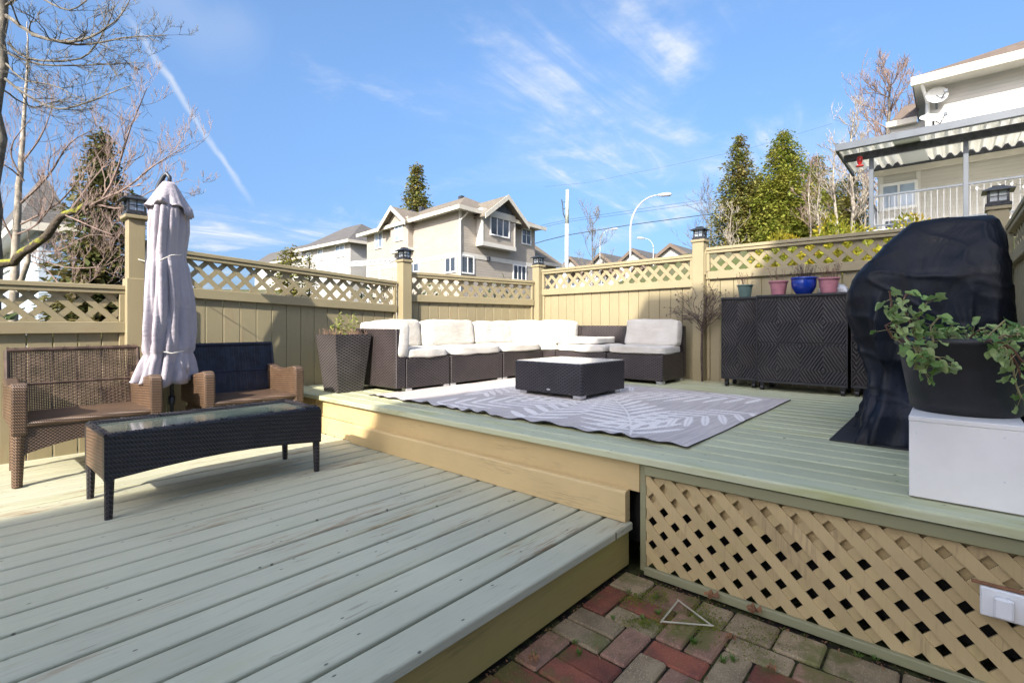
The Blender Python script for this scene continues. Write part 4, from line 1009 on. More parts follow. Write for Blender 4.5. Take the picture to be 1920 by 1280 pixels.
# white box with potted trailing plant
bx = thing('white_box', 'plain white box on the deck corner, carrying the big black plant pot', 'box', (2.29, -.178, U))
MB().cbox(0, .64, 0, .295, .002, .270, .002).build('carcass', 'box_white', bx); MB().cbox(-.001, .641, -.001, .296, .2705, .288, .002).build('lid', 'box_white', bx)
for (yy, zz) in ((.275, .23), (.05, .10), (.05, .245)): MB().tube([(-.0012, yy, zz), (.001, yy, zz)], .0035, 10).build('screw_cap', 'white', bx)
def bigpot():
    cx, cy, cz = 2.545, -.035, U + .2885
    t = thing('large_plant_pot', 'big black plastic pot of trailing green leaves on the white box', 'plant pot', (cx, cy, cz))
    prof = [(.001, 0), (.150, 0), (.163, .012), (.166, .03), (.167, .055), (.170, .058), (.185, .15), (.199, .245), (.212, .252), (.214, .272), (.205, .276), (.196, .262), (.190, .235)]
    MB().lathe(prof, 64).build('pot_body', 'pot_black', t, smooth=True)
    MB().lathe([(.001, .236), (.194, .236)], 32).build('soil', 'soil', t)
    M['geranium2'] = leafmat('trailing_leaf_dark', (.10, .20, .05), (.17, .27, .07), .3, .45, 8)
    lms = [leaf_mesh('lobed_leaf', 'geranium', 5, 1, .3), leaf_mesh('lobed_leaf', 'geranium', 3, 1, .4), leaf_mesh('lobed_leaf', 'geranium2', 5, 1, .3)]; random.seed(31)
    r_ = Vector((Rx, Ry, 0)); f_ = Vector((Fx, Fy, 0)); st = MB(); sg = MB()
    def at(px, py, dd=0):     # local position near the pot
        p = PD(px, py, 1.80 + dd); return p - Vector((cx, cy, cz))
    sprays = [([(1705, 640), (1680, 610), (1672, 575), (1668, 545)], -.05), ([(1720, 640), (1705, 600), (1690, 570), (1700, 550)], -.02), ([(1735, 640), (1720, 610), (1725, 580), (1745, 560)], 0), ([(1700, 640), (1672, 632), (1660, 610), (1680, 600)], -.08),
              ([(1750, 642), (1745, 612), (1760, 595)], .0), ([(1780, 642), (1775, 620), (1790, 606)], .03), ([(1810, 642), (1830, 622), (1850, 612)], .05), ([(1840, 642), (1865, 618), (1885, 600)], .0), ([(1870, 640), (1895, 622), (1918, 612)], -.05),
              ([(1712, 642), (1725, 660), (1730, 690), (1745, 680)], -.17), ([(1720, 648), (1735, 665), (1760, 670), (1775, 690)], -.19), ([(1712, 642), (1722, 670), (1715, 690)], -.18),
              ([(1862, 634), (1888, 650), (1908, 685), (1915, 710)], -.2), ([(1870, 636), (1900, 655), (1925, 690)], -.22), ([(1870, 640), (1895, 665), (1905, 720), (1915, 745)], -.15), ([(1850, 640), (1885, 628), (1915, 640), (1935, 650)], -.12), ([(1890, 640), (1920, 680), (1930, 730)], -.1)]
    for pts, dd in sprays:
        P_ = [at(a, b, dd) for a, b in pts]; (st if random.random() < .5 else sg).tube(P_, [.0042] + [.003] * (len(P_) - 1), 6, False)
        for s in range(len(P_) - 1):
            for q in range(4):
                f = random.random(); p = P_[s].lerp(P_[s + 1], f); d = (r_ * random.gauss(0, .8) + Vector((0, 0, random.gauss(-.1, .5))) - f_ * random.uniform(-.2, .8)).normalized(); e = p + d * random.uniform(.015, .04)
                sg.tube([p, e], .0012, 4, False); d2 = (d + Vector((0, 0, random.uniform(-.7, .1)))).normalized(); put_leaf(random.choice(lms), t, e, d2, random.uniform(.018, .042), random.uniform(-.9, .9))
        put_leaf(random.choice(lms), t, P_[-1], (r_ * random.gauss(0, .6) - f_ * .5 + Vector((0, 0, random.uniform(-.5, .3)))), random.uniform(.03, .05))
    for i in range(70):      # low growth over the rim
        a = random.uniform(0, 6.28); rr = random.uniform(.03, .20); p = Vector((rr * math.cos(a), rr * math.sin(a), .262)); e = p + Vector((random.gauss(0, .02), random.gauss(0, .02), random.uniform(.005, .055)))
        sg.tube([p, e], .0013, 4, False); put_leaf(random.choice(lms), t, e, (random.gauss(0, 1), random.gauss(0, 1), random.uniform(-.2, .5)), random.uniform(.018, .038), random.uniform(-.7, .7))
    st.build('leaf_stalks', 'stem', t, smooth=True, kind='stuff'); sg.build('leaf_stalks', 'stem_g', t, smooth=True, kind='stuff')
bigpot()
# outlet on the skirt
ol = thing('outlet_box', 'white weatherproof outlet with flap covers set in the tan lattice at the right edge', 'outlet', (2.155, -.065, .30), -PI / 2)
MB().cbox(.0, .24, -.002, .030, -.045, .045, .004).build('back_plate', 'white', ol)
for x in (.03, .10): MB().cbox(x, x + .045, -.026, -.0025, -.035, .03, .006).build('flap_cover', 'white', ol)
MB().cbox(-.02, .26, .004, .016, .048, .056, .002).build('drip_edge', plain('rusty_strip', (.22, .10, .05), .7, .3, 20), ol)
# wire triangle, dead leaves, weeds, moss
def Gp(px, py, z=0): return PZ(px, py, z)
tri = [Gp(1272, 1130), Gp(1240, 1170), Gp(1335, 1178)]
m = MB()
for i in range(3):
    a, b = tri[i], tri[(i + 1) % 3]; dz = Vector((0, 0, .012)); m.tube([a + dz, b + dz + (b - a).normalized() * .006], .0035, 6)
tag(m.build('wire_triangle', plain('dull_wire', (.42, .38, .27), .6, .2, 20)), 'white wire triangle lying on the mossy paver by the lattice', 'wire frame')
random.seed(77)
def dead_leaf(p, s, label):
    m = MB(); n = 26
    v = [(0, 0, .01)]
    for k in range(n):
        a = 2 * PI * k / n; r = s * (.6 + .4 * abs(math.sin(2.5 * a)) + random.uniform(-.1, .1)); v.append((r * math.cos(a), r * math.sin(a), .006 + abs(random.gauss(0, .005)) + .010 * math.sin(3 * a) ** 2))
    m.add(v, [(0, 1 + i, 1 + (i + 1) % n) for i in range(n)]); tag(m.build('dead_leaf', 'dead_leaf', loc=p, smooth=False), label, 'leaf', 'dead leaves on the patio')
dead_leaf(Gp(1335, 1120, .02), .032, 'curled brown leaf on the paving against the lattice rail')
dead_leaf(Gp(1415, 1148, .02), .032, 'darker crumpled leaf on the paving, right of the curled brown leaf')
dead_leaf(Gp(1372, 1200, .008), .018, 'small brown leaf between pavers near the wire triangle')
dead_leaf(Gp(1447, 1258, .008), .016, 'tiny reddish leaf near the bottom edge of the paving')
dead_leaf(Gp(1000, 1240, .008), .02, 'dark shrivelled leaf beside the lower deck fascia')
mb = MB()
def tuft(p, n, h):
    for i in range(n):
        a = random.uniform(0, 6.28); r = random.uniform(0, .012); b = p + Vector((r * math.cos(a), r * math.sin(a), 0)); l_ = Vector((math.cos(a) * random.uniform(.2, .9), math.sin(a) * random.uniform(.2, .9), 1)).normalized() * h * random.uniform(.4, 1); w_ = Vector((-math.sin(a), math.cos(a), 0)) * .0018
        mb.add([b - w_, b + w_, b + l_ * .6 + w_ * .7, b + l_ * .6 - w_ * .7, b + l_ + Vector((0, 0, -h * .1))], [(0, 1, 2, 3), (3, 2, 4)])
for (a, b, n, h) in ((1235, 1150, 30, .03), (1300, 1205, 40, .035), (1078, 1205, 30, .03), (1085, 1225, 24, .025), (1355, 1240, 30, .03), (1375, 1238, 24, .03), (1205, 1160, 30, .02), (1230, 1120, 30, .02), (1610, 1230, 20, .025), (1180, 1110, 16, .02), (1150, 1160, 16, .02), (1640, 1235, 20, .02), (1000, 1230, 14, .02)): tuft(Gp(a, b), n, h)
mb.build('weeds', leafmat('weed_green', (.10, .19, .03), (.15, .24, .05), .3, .5, 20), kind='stuff')
mb = MB()
for i in range(2600):
    c = random.choice([(1310, 1150, 30, 18), (1235, 1115, 22, 14), (1330, 1170, 26, 10), (1260, 1170, 30, 14), (1190, 1120, 30, 12), (1420, 1200, 50, 30), (1200, 1165, 30, 8)])
    p = Gp(c[0] + random.gauss(0, c[2]) * .7, c[1] + random.gauss(0, c[3]) * .7, .002)
    if p.x > 2.14 or p.y > 1.15: continue
    s = random.uniform(.0015, .004); a = random.uniform(0, 6.28); mb.add([p + Vector((s * math.cos(a), s * math.sin(a), 0)), p + Vector((s * math.cos(a + 2), s * math.sin(a + 2), .0)), p + Vector((s * math.cos(a + 4), s * math.sin(a + 4), 0)), p + Vector((0, 0, s * 1.2))], [(0, 1, 3), (1, 2, 3), (2, 0, 3)])
mb.build('moss', 'moss', kind='stuff')
mb = MB(); random.seed(5)
for i in range(900):
    if i < 350: p = Vector((random.uniform(-.3, 2.15), 1.165 - abs(random.gauss(0, .035)), .004))
    elif i < 520: p = Vector((2.145 - abs(random.gauss(0, .03)), random.uniform(-1, 1.1), .004))
    else: p = Vector((random.uniform(.2, 2.14), random.uniform(-.6, 1.14), .005))
    s_ = random.uniform(.002, .008); a = random.uniform(0, 6.28); u_ = Vector((math.cos(a), math.sin(a), random.uniform(-.2, .4))) * s_; v_ = Vector((-math.sin(a), math.cos(a), .2)) * s_ * random.uniform(.2, .6)
    mb.add([p - u_, p + v_, p + u_ + Vector((0, 0, .002)), p - v_], [(0, 1, 2), (0, 2, 3)])
mb.build('leaf_litter', 'dead_leaf', kind='stuff')

# ------------------------------------------------------------------ trees
def limb(mb, pts, r0, r1, n=6):
    pts = [Vector(p) for p in pts]; out = []
    for i in range(len(pts) - 1):
        p0, p1, p2, p3 = pts[max(i - 1, 0)], pts[i], pts[i + 1], pts[min(i + 2, len(pts) - 1)]
        for t_ in (0, .25, .5, .75):
            out.append(.5 * ((2 * p1) + (-p0 + p2) * t_ + (2 * p0 - 5 * p1 + 4 * p2 - p3) * t_ ** 2 + (-p0 + 3 * p1 - 3 * p2 + p3) * t_ ** 3))
    out.append(pts[-1]); m = len(out)
    jit = r1 * .6; out = [out[0]] + [q + Vector((random.gauss(0, jit), random.gauss(0, jit), random.gauss(0, jit))) for q in out[1:]]
    rs = [r0 + (r1 - r0) * i / (m - 1) for i in range(m)]; mb.tube(out, rs, n, False); return out, rs
def sprout(mb, p, d, l_, r, depth, up=.15, spread=.55, kids=4, rmin=.0025):
    n_ = 4; pts = [p]; q = p
    for i in range(n_):
        d = (d + Vector((random.gauss(0, .14), random.gauss(0, .14), random.gauss(up * .4, .12)))).normalized(); q = q + d * l_ / n_; pts.append(q)
    r = max(r, rmin); mb.tube(pts, [r, r * .88, r * .76, r * .62, max(r * .45, rmin * .6)], 5 if r > .012 else 3, False)
    if depth <= 0: return
    for i in range(kids):
        k = random.choice((1, 2, 3, 4)); dd = (d + Vector((random.gauss(0, spread), random.gauss(0, spread), random.gauss(up, spread * .6)))).normalized()
        sprout(mb, pts[k], dd, l_ * random.uniform(.45, .75), r * .6, depth - 1, up, spread, kids, rmin)
random.seed(101)
# near bare tree, upper left, and its mossy limb
ntree = thing('bare_tree', 'near bare tree at the top left edge with long level branches', 'tree', PD(-2, 760, 7.6) * 1.0)
org = ntree.location.copy()
def rel(px, py, d): return PD(px, py, d) - org
tr_ = MB(); limb(tr_, [Vector((0, 0, 0)), rel(-16, 500, 7.6), rel(-8, 300, 7.6), rel(2, 120, 7.6), rel(5, -40, 7.6), rel(4, -200, 7.6)], .10, .05, 10)
tr_.build('trunk', 'bark', ntree, smooth=True)
br = MB()
def branch(mb, pts, r0, r1, dens=1.0, tl=.45, depth=2, up=.2, rmin=.003):
    o, rs = limb(mb, pts, r0, r1)
    tot = len(o)
    for i in range(2, tot):
        if random.random() < dens:
            t_ = (o[i] - o[i - 1]).normalized(); dd = (t_ * .7 + Vector((random.gauss(0, .5), random.gauss(0, .5), random.gauss(.25, .5)))).normalized()
            sprout(mb, o[i], dd, tl * random.uniform(.5, 1.2), max(rs[i] * .5, rmin), depth, up, .5, 3, rmin)
for pts, r in (([(12, 30, 7.6), (75, 70, 7.4), (150, 76, 7.2), (215, 40, 7.0), (250, -10, 7)], .045), ([(60, 66, 7.4), (150, 84, 7.3), (230, 72, 7.3), (315, 66, 7.2)], .03), ([(15, 80, 7.6), (55, 110, 7.7), (150, 110, 7.6), (195, 60, 7.5), (215, 10, 7.4)], .028), ([(15, 100, 7.6), (80, 122, 7.6), (180, 122, 7.8), (268, 118, 7.8)], .025),
               ([(10, 148, 7.6), (50, 178, 7.5), (110, 205, 7.4), (180, 186, 7.4), (245, 160, 7.3)], .03), ([(12, 120, 7.6), (45, 150, 7.2), (100, 160, 7.0), (160, 190, 6.9)], .022), ([(12, 10, 7.6), (60, -10, 7.3), (130, 20, 7.0), (180, -20, 7)], .03), ([(8, 170, 7.6), (60, 200, 7.9), (120, 190, 8.2), (190, 215, 8.3)], .02)):
    branch(br, [rel(*q) for q in pts], r * .68, .005, 1.0, .42, 3, .1, .0026)
br.build('branches', 'bark', ntree, kind='stuff')
mt = thing('bare_tree', 'second bare tree at far left with a thick yellow mossy limb leaning right', 'tree', PD(20, 700, 8.6)); org = mt.location.copy()
tr_ = MB(); limb(tr_, [Vector((0, 0, 0)), rel(28, 520, 8.6), rel(32, 400, 8.6), rel(40, 300, 8.7), rel(45, 220, 8.8), rel(52, 120, 8.8), rel(50, 40, 8.8)], .075, .006, 10); limb(tr_, [rel(36, 545, 8.4), rel(48, 500, 8.3), rel(56, 470, 8.3)], .045, .03, 8); tr_.build('trunk', 'bark_pale', mt, smooth=True)
ml = MB(); limb(ml, [rel(-30, 510, 7.2), rel(20, 490, 7.1), rel(70, 455, 7.0), rel(115, 405, 7.0), rel(150, 388, 7.0), rel(185, 384, 7.0)], .062, .035, 10); ml.build('mossy_limb', 'mossy', mt, smooth=True)
br = MB()
for pts, r in (([(185, 384, 7), (215, 330, 6.9), (245, 240, 6.8), (276, 165, 6.8)], .028), ([(170, 385, 7), (240, 350, 6.8), (290, 310, 6.7), (356, 270, 6.6)], .026), ([(130, 398, 7), (180, 330, 7.1), (230, 280, 7.2)], .02), ([(185, 384, 7), (230, 390, 6.9), (280, 360, 6.8), (350, 335, 6.8)], .018), ([(120, 402, 7), (160, 420, 6.7), (210, 440, 6.6)], .016),
               ([(40, 380, 8.6), (90, 330, 8.4), (130, 270, 8.3), (180, 240, 8.2)], .03), ([(45, 340, 8.6), (20, 280, 8.4), (60, 220, 8.3)], .022), ([(40, 420, 8.6), (110, 380, 8.2), (160, 320, 8.0), (200, 270, 8)], .025), ([(45, 300, 8.7), (80, 250, 8.6), (100, 190, 8.6)], .022), ([(30, 460, 8.6), (0, 400, 8.4), (-20, 340, 8.3)], .025), ([(30, 440, 8.6), (70, 420, 8.2), (100, 370, 8), (90, 300, 8)], .02), ([(30, 480, 8.6), (80, 500, 8.2), (130, 545, 8), (180, 520, 7.8)], .018), ([(35, 330, 8.6), (10, 310, 8.4), (-20, 300, 8)], .02),
               ([(60, 470, 8.3), (110, 470, 8), (170, 440, 7.6), (230, 450, 7.5)], .014), ([(60, 480, 8.3), (120, 500, 8), (190, 500, 7.6), (225, 480, 7.5)], .014)):
    branch(br, [rel(*q) for q in pts], r * .72, .004, 1.0, .42, 3, .35, .0026)
br.build('branches', 'bark_red', mt, kind='stuff')
def conifer(label, base, h, rad, mat, seed, dens=1.0, droop=.35, z0=.08, size=.2, narrow=1.0, group='conifers beyond the fence', name='conifer', gaps=.12):
    random.seed(seed); t = thing(name, label, 'tree', base, 0, group)
    MB().tube([(0, 0, 0), (0, 0, h * .5), (0, 0, h * .97)], [rad * .09, rad * .06, .02], 7).build('trunk', 'bark_brown', t)
    m = MB(); nb = int(h * 26 * dens)
    for i in range(nb):
        f = z0 + (1 - z0) * (i / nb); f = min(.995, f + random.gauss(0, .006)); R = rad * (1 - f) ** (.72 * narrow) * random.uniform(.55, 1.12) + .05 * rad
        if random.random() < gaps: R *= .5
        a = random.uniform(0, 2 * PI); z = h * f; cs, sn = math.cos(a), math.sin(a); steps = max(3, int(R / size * 2.6))
        for s in range(1, steps + 1):
            g_ = s / steps; r = R * g_; zz = z + R * (.18 * g_ - droop * g_ * g_); cen = Vector((cs * r, sn * r, zz))
            nl = 4 if dens >= 1 else 3
            for q in range(nl):
                sp = (1.1 - g_) * R * .32 + size * .35; c = cen + Vector((random.gauss(0, sp), random.gauss(0, sp), random.gauss(0, sp * .75)))
                s_ = size * random.uniform(.45, 1.1) * (.75 + .4 * (1 - f)); d = Vector((cs + random.gauss(0, .5), sn + random.gauss(0, .5), random.gauss(-.25, .35))).normalized(); w_ = d.cross(Vector((random.gauss(0, .4), random.gauss(0, .4), 1))).normalized() * s_ * .36; d = d * s_
                m.v += [tuple(c - d * .4), tuple(c + w_), tuple(c + d * .75), tuple(c - w_ * .8 + d * .2)]; b = len(m.v) - 4; m.f += [(b, b + 1, b + 2), (b, b + 2, b + 3)]; m.mi += [0, 0]
    m.build('crown', mat, t, fixn=False); return t
def cbase(px, d): p = PD(px, 608, d); return Vector((p.x, p.y, ground_h(p.x, p.y)))
def hz(px, py, d): return PD(px, py, d).z
def con(label, px, d, ytop, halfpx, mat, seed, **k):
    b = cbase(px, d); h = hz(px, ytop, d) - b.z; return conifer(label, b, h, halfpx * d / FPX, mat, seed, **k)
con('dark conifer behind the bare trees, left of the umbrella', 190, 13, 250, 120, 'con_dark', 1, size=.20, dens=2.6, droop=.5, narrow=1.15)
con('lone conifer showing above the roof of the cream house', 781, 55, 310, 52, 'con_brown', 2, size=.5, dens=1.1, narrow=1.0)
con('rusty tinged conifer, leftmost of the right hand group', 1385, 34, 255, 82, 'con_brown', 3, size=.25, dens=1.7, narrow=1.05, gaps=.3)
con('tall yellow green conifer in the middle of the right hand group', 1470, 33, 246, 118, 'con_green', 4, size=.25, dens=1.9, narrow=1.2)
con('olive conifer just left of the patio cover', 1532, 35, 292, 60, 'con_olive', 5, size=.25, dens=1.4, narrow=.8)
con('olive conifer standing low behind the left of the conifer group', 1425, 38, 330, 70, 'con_olive', 6, size=.3, dens=1.3, narrow=.7)
con('bushy conifer in front of the white trunked bare trees', 1590, 36, 330, 70, 'con_olive', 7, size=.28, dens=1.3, narrow=.7)
con('small pointed shrub tree before the white house', 545, 16, 464, 48, 'con_olive', 8, size=.16, dens=1.5, narrow=.6)
con('small pointed evergreen beside the shrub tree before the white house', 580, 17, 478, 22, 'con_olive', 9, size=.12, dens=1.5, narrow=.6)
def bare(label, px, d, ytop, halfpx, mat, seed, twigs=1.0, trunkr=.14, depth=4, kids=4, rmin=.012, lean=0, twigmat=None, clump=1.0):
    random.seed(seed); b = cbase(px, d); h = hz(px, ytop, d) - b.z; t = thing('bare_tree', label, 'tree', b, 0, 'bare trees beyond the fence')
    tr_ = MB(); o, rs = limb(tr_, [(0, 0, 0), (lean * .3, 0, h * .3), (lean * .6, .1, h * .6), (lean, 0, h * .9)], trunkr, trunkr * .25, 7); tr_.build('trunk', mat, t, smooth=True)
    m = MB(); R = halfpx * d / FPX
    for i in range(int(16 * twigs)):
        k = random.randint(int(len(o) * .3), len(o) - 1); a = random.uniform(0, 2 * PI); f = k / len(o); dd = Vector((math.cos(a), math.sin(a), random.uniform(.5, 1.3))).normalized()
        sprout(m, o[k], dd, R * (1.15 - .5 * f) * random.uniform(.7, 1.1), trunkr * .38 * (1.2 - f), depth - 1, .25, .5, kids, rmin)
    m.build('branches', twigmat or mat, t, kind='stuff'); return t
bare('bare reddish twigged tree behind the house with two satellite dishes', 1668, 30, 128, 75, 'bark', 11, 2.0, .2, 4, 4, .012, twigmat='bark_red')
bare('pale trunked bare tree left of the patio cover', 1600, 27, 195, 55, 'bark_pale', 12, 1.4, .14, 4, 3, .011)
bare('thin pale bare tree before the tall conifers', 1537, 26, 330, 28, 'bark_pale', 13, 1.0, .07, 3, 3, .008)
bare('leaning pale bare tree, its fork low above the yellow shrub', 1570, 26, 270, 40, 'bark_pale', 14, 1.2, .10, 3, 3, .01, lean=-.8)
bare('low bare bush of fine twigs at the left end of the conifer group', 1335, 40, 375, 55, 'bark', 15, 1.6, .09, 4, 3, .012)
bare('small bare street tree between the power pole and the big street lamp', 1112, 45, 392, 38, 'bark', 16, 1.3, .10, 4, 3, .012)
bare('slim pale bare tree in front of the leftmost of the right hand conifers', 1372, 28, 380, 32, 'bark_pale', 17, 1.2, .05, 3, 3, .008)
bare('pinkish fine twigged bare tree before the middle conifers', 1520, 29, 300, 34, 'bark_pale', 18, 1.3, .06, 4, 3, .008, twigmat='bark_red')
bare('pale bare tree right beside the left edge of the patio cover', 1622, 28, 250, 45, 'bark_pale', 19, 1.3, .08, 4, 3, .009)
def shrub(label, c, r, mat, n, size, seed, name='shrub', group='yellow shrubs behind the fence', sq=.8):
    random.seed(seed); t = thing(name, label, 'shrub', c, 0, group); m = MB(); s = MB()
    for i in range(7): a = random.uniform(0, 6.28); s.tube([(0, 0, 0), (math.cos(a) * r[0] * .5, math.sin(a) * r[1] * .5, r[2] * 1.2)], [.02, .006], 5, False)
    s.build('stems', 'bark_brown', t)
    for i in range(n):
        u = Vector((random.gauss(0, 1), random.gauss(0, 1), random.gauss(0, 1))).normalized(); k = random.random() ** .4 * (1 + .22 * noise.noise(u * 2.5 + Vector((seed, 0, 0)))); c_ = Vector((u.x * r[0] * k, u.y * r[1] * k, r[2] + u.z * r[2] * k))
        s_ = size * random.uniform(.5, 1.3); d = (u + Vector((random.gauss(0, .5), random.gauss(0, .5), random.gauss(.3, .5)))).normalized() * s_; w_ = d.orthogonal().normalized() * s_ * .4
        m.v += [tuple(c_ - d * .5), tuple(c_ + w_), tuple(c_ + d), tuple(c_ - w_)]; b = len(m.v) - 4; m.f.append((b, b + 1, b + 2, b + 3)); m.mi.append(0)
    m.build('foliage', mat, t, fixn=False)
shrub('golden shrub behind the fence above the pink pots', (7.0, 1.62, .9), (.45, .42, .72), 'yellow_leaf', 9000, .032, 1)
shrub('golden shrub behind the lattice left of the patio cover post', (6.7, .95, .9), (.5, .50, .71), 'yellow_leaf', 11000, .032, 2)
shrub('golden shrub showing through the lattice by the covered grill', (6.6, .3, .8), (.5, .38, .72), 'yellow_leaf', 9000, .032, 3)
hg = [((4.7, 6.3, 0), (1.3, .5, .93), 'dark hedge behind the fence run at the middle of the sofa'), ((6.5, 5.9, 0), (.8, .5, .96), 'dark hedge behind the corner post'), ((-.1, 6.4, -.2), (.8, .5, .75), 'dark hedge behind the low fence at far left'), ((2.0, 6.9, -.2), (.7, .5, .85), 'hedge behind the fence right of the umbrella')]
for i, (c, r, lb) in enumerate(hg): shrub(lb, c, r, 'hedge_leaf', 3200, .07, 40 + i, 'hedge', 'dark hedges behind the fence')

# ------------------------------------------------------------------ houses
class House:
    def __init__(s, label, O, pu, qu, zb, name='house'):
        s.O = Vector(O); s.p = Vector(pu).normalized(); s.q = Vector(qu).normalized(); s.zb = zb
        s.t = thing(name, label, 'house', (s.O.x, s.O.y, zb), 0, 'houses around the garden')
    def W(s, p, q, z): v = s.p * p + s.q * q; return (v.x, v.y, z - s.zb)
    def hull(s, name, mat, verts, faces, **k):
        return MB().add([s.W(*v) for v in verts], faces).build(name, mat, k.pop('parent', s.t), **k)
    def block(s, name, mat, p0, p1, q0, q1, z0, z1, parent=None):
        v = [(p, q, z) for p in (p0, p1) for q in (q0, q1) for z in (z0, z1)]
        return s.hull(name, mat, v, [(0, 1, 3, 2), (4, 6, 7, 5), (0, 4, 5, 1), (2, 3, 7, 6), (0, 2, 6, 4), (1, 5, 7, 3)], parent=parent or s.t)
    def hip(s, p0, p1, q0, q1, ze, rise, ov=.5, mat='roof_tan', hipq=True, fascia='gutter', parent=None):
        a, b, c, d = p0 - ov, p1 + ov, q0 - ov, q1 + ov; wp, wq = b - a, d - c
        k = min(wp, wq) / 2
        if wq >= wp: r0, r1 = (a + k, c + k), (a + k, d - k)
        else: r0, r1 = (a + k, c + k), (b - k, c + k)
        zr = ze + rise
        v = [(a, c, ze), (b, c, ze), (b, d, ze), (a, d, ze), (*r0, zr), (*r1, zr), (a, c, ze - .03), (b, c, ze - .03), (b, d, ze - .03), (a, d, ze - .03)]
        f = [(6, 7, 8, 9)] + ([(0, 1, 4), (1, 2, 5, 4), (2, 3, 5), (3, 0, 4, 5)] if wq >= wp else [(0, 1, 5, 4), (1, 2, 5), (2, 3, 4, 5), (3, 0, 4)]) + [(0, 6, 7, 1), (1, 7, 8, 2), (2, 8, 9, 3), (3, 9, 6, 0)]
        rf = s.hull('roof', mat, v, f, parent=parent or s.t)
        if fascia:
            s.block('gutter', fascia, a - .1, a, c - .1, d + .1, ze - .22, ze + .02); s.block('gutter', fascia, a, b + .1, c - .1, c, ze - .22, ze + .02)
            s.block('soffit', 'trimwhite', a + .01, b - .01, c + .01, d - .01, ze - .12, ze - .06)
        return (r0, r1, zr), rf
    def win(s, face, c, a0, a1, z0, z1, mull=1, out=.05, lbl=None, trans=0, pm='pane'):
        """window on plane q=c (face 'p', runs along p, looks to -q) or p=c (face 'q')"""
        def B(x0, x1, d0, d1, za, zb_, nm, mat, par):
            d0, d1 = c - d1, c - d0
            return s.block(nm, mat, *((x0, x1, d0, d1) if face == 'p' else (d0, d1, x0, x1)), za, zb_, par)
        fw = .09; o = B(a0 - fw, a0, 0, out, z0 - fw, z1 + fw, 'window', 'white', s.t)
        B(a1, a1 + fw, 0, out, z0 - fw, z1 + fw, 'frame', 'white', o); B(a0, a1, 0, out, z1, z1 + fw, 'frame', 'white', o); B(a0, a1, 0, out + .03, z0 - fw, z0, 'sill', 'white', o)
        B(a0, a1, .005, .015, z0, z1, 'pane', pm, o)
        for i in range(mull):
            x = a0 + (a1 - a0) * (i + 1) / (mull + 1); B(x - .03, x + .03, .016, out - .005, z0, z1, 'mullion', 'white', o)
        if trans: B(a0, a1, .017, out - .008, z1 - trans - .03, z1 - trans, 'mullion', 'white', o)
        return o
    def gable(s, face, c, a0, a1, zf, za, depth, back, roofmat, infill, th=.14, ov=.0):
        """small gable roof; face 'p' looks to -q"""
        def Wp(a, d, z): return (a, c - d, z) if face == 'p' else (c - d, a, z)
        am = (a0 + a1) / 2
        for (x0, zz0, x1, zz1, nm) in ((a0, zf, am, za, 'l'), (am, za, a1, zf, 'r')):
            v = [Wp(x0, depth, zz0), Wp(x1, depth, zz1), Wp(x1, -back, zz1), Wp(x0, -back, zz0)]; v += [(x, y, z - th) for x, y, z in v]
            s.hull('gable_roof', roofmat, v, [(0, 1, 2, 3), (7, 6, 5, 4), (0, 4, 5, 1), (1, 5, 6, 2), (2, 6, 7, 3), (3, 7, 4, 0)])
            v = [Wp(x0, depth + .06, zz0 + .04), Wp(x1, depth + .06, zz1 + .04), Wp(x1, depth + .002, zz1 + .04), Wp(x0, depth + .002, zz0 + .04)]; v += [(x, y, z - .32) for x, y, z in v]
            s.hull('barge_board', 'gutter', v, [(0, 1, 2, 3), (7, 6, 5, 4), (0, 4, 5, 1), (1, 5, 6, 2), (2, 6, 7, 3), (3, 7, 4, 0)])
        v = [Wp(a0 + .25, .02, zf), Wp(a1 - .25, .02, zf), Wp(am, .02, za - .2), Wp(a0 + .25, -.1, zf), Wp(a1 - .25, -.1, zf), Wp(am, -.1, za - .2)]
        s.hull('gable_infill', infill, v, [(0, 1, 2), (5, 4, 3), (0, 3, 4, 1), (1, 4, 5, 2), (2, 5, 3, 0)])
def az(px): a = math.atan((px - 960) / FPX); return (Fx * math.cos(a) + Rx * math.sin(a), Fy * math.cos(a) + Ry * math.sin(a))
# the cream house in the middle
O = PD(863, 608, 30); pu, qu = az(1700), az(94)
zb = ground_h(O.x, O.y) - .2
A_ = House('cream two storey house with tan hipped roof and two gabled bays, above the sofa', (O.x, O.y), pu, qu, zb)
def ps(px): return wall_s((O.x, O.y), A_.p, px)
def qs(px): return wall_s((O.x, O.y), A_.q, px)
def zp(px, py): return wall_z((O.x, O.y), A_.p, ps(px), py)
def zq(px, py): return wall_z((O.x, O.y), A_.q, qs(px), py)
zE = zp(863, 392); P1, Q1 = ps(1003), qs(688)
A_.block('wall', 'side_cream', 0, P1, 0, Q1, zb, zE)
(ra, rb, zr), _ = A_.hip(0, P1, 0, Q1, zE + .05, 2.15, .55)
zB = zp(863, 472)
A_.block('belt_trim', 'trimwhite', -.03, P1 + .03, -.03, Q1, zB - .28, zB)
A_.block('corner_trim', 'trimwhite', -.02, .12, -.02, .12, zb, zE)
A_.win('q', 0, qs(717), qs(704), zq(710, 464), zq(710, 438), 1, pm='pane_b')
b0, b1 = qs(775), qs(742); zb0, zb1 = zq(758, 468), zq(758, 420)
A_.block('bay', 'side_cream', -.45, -.002, b0, b1, zb0, zb1 + .3); A_.block('bay_trim', 'trimwhite', -.5, -.002, b0 - .05, b1 + .05, zb0 - .22, zb0)
A_.win('q', -.45, qs(764.5), qs(751), zq(758, 451), zq(758, 425), 1, pm='pane_b')
A_.gable('q', -.42, qs(779), qs(727), zq(752, 425), zq(752, 391) , .45, 2.6, 'roof_tan', 'side_cream')
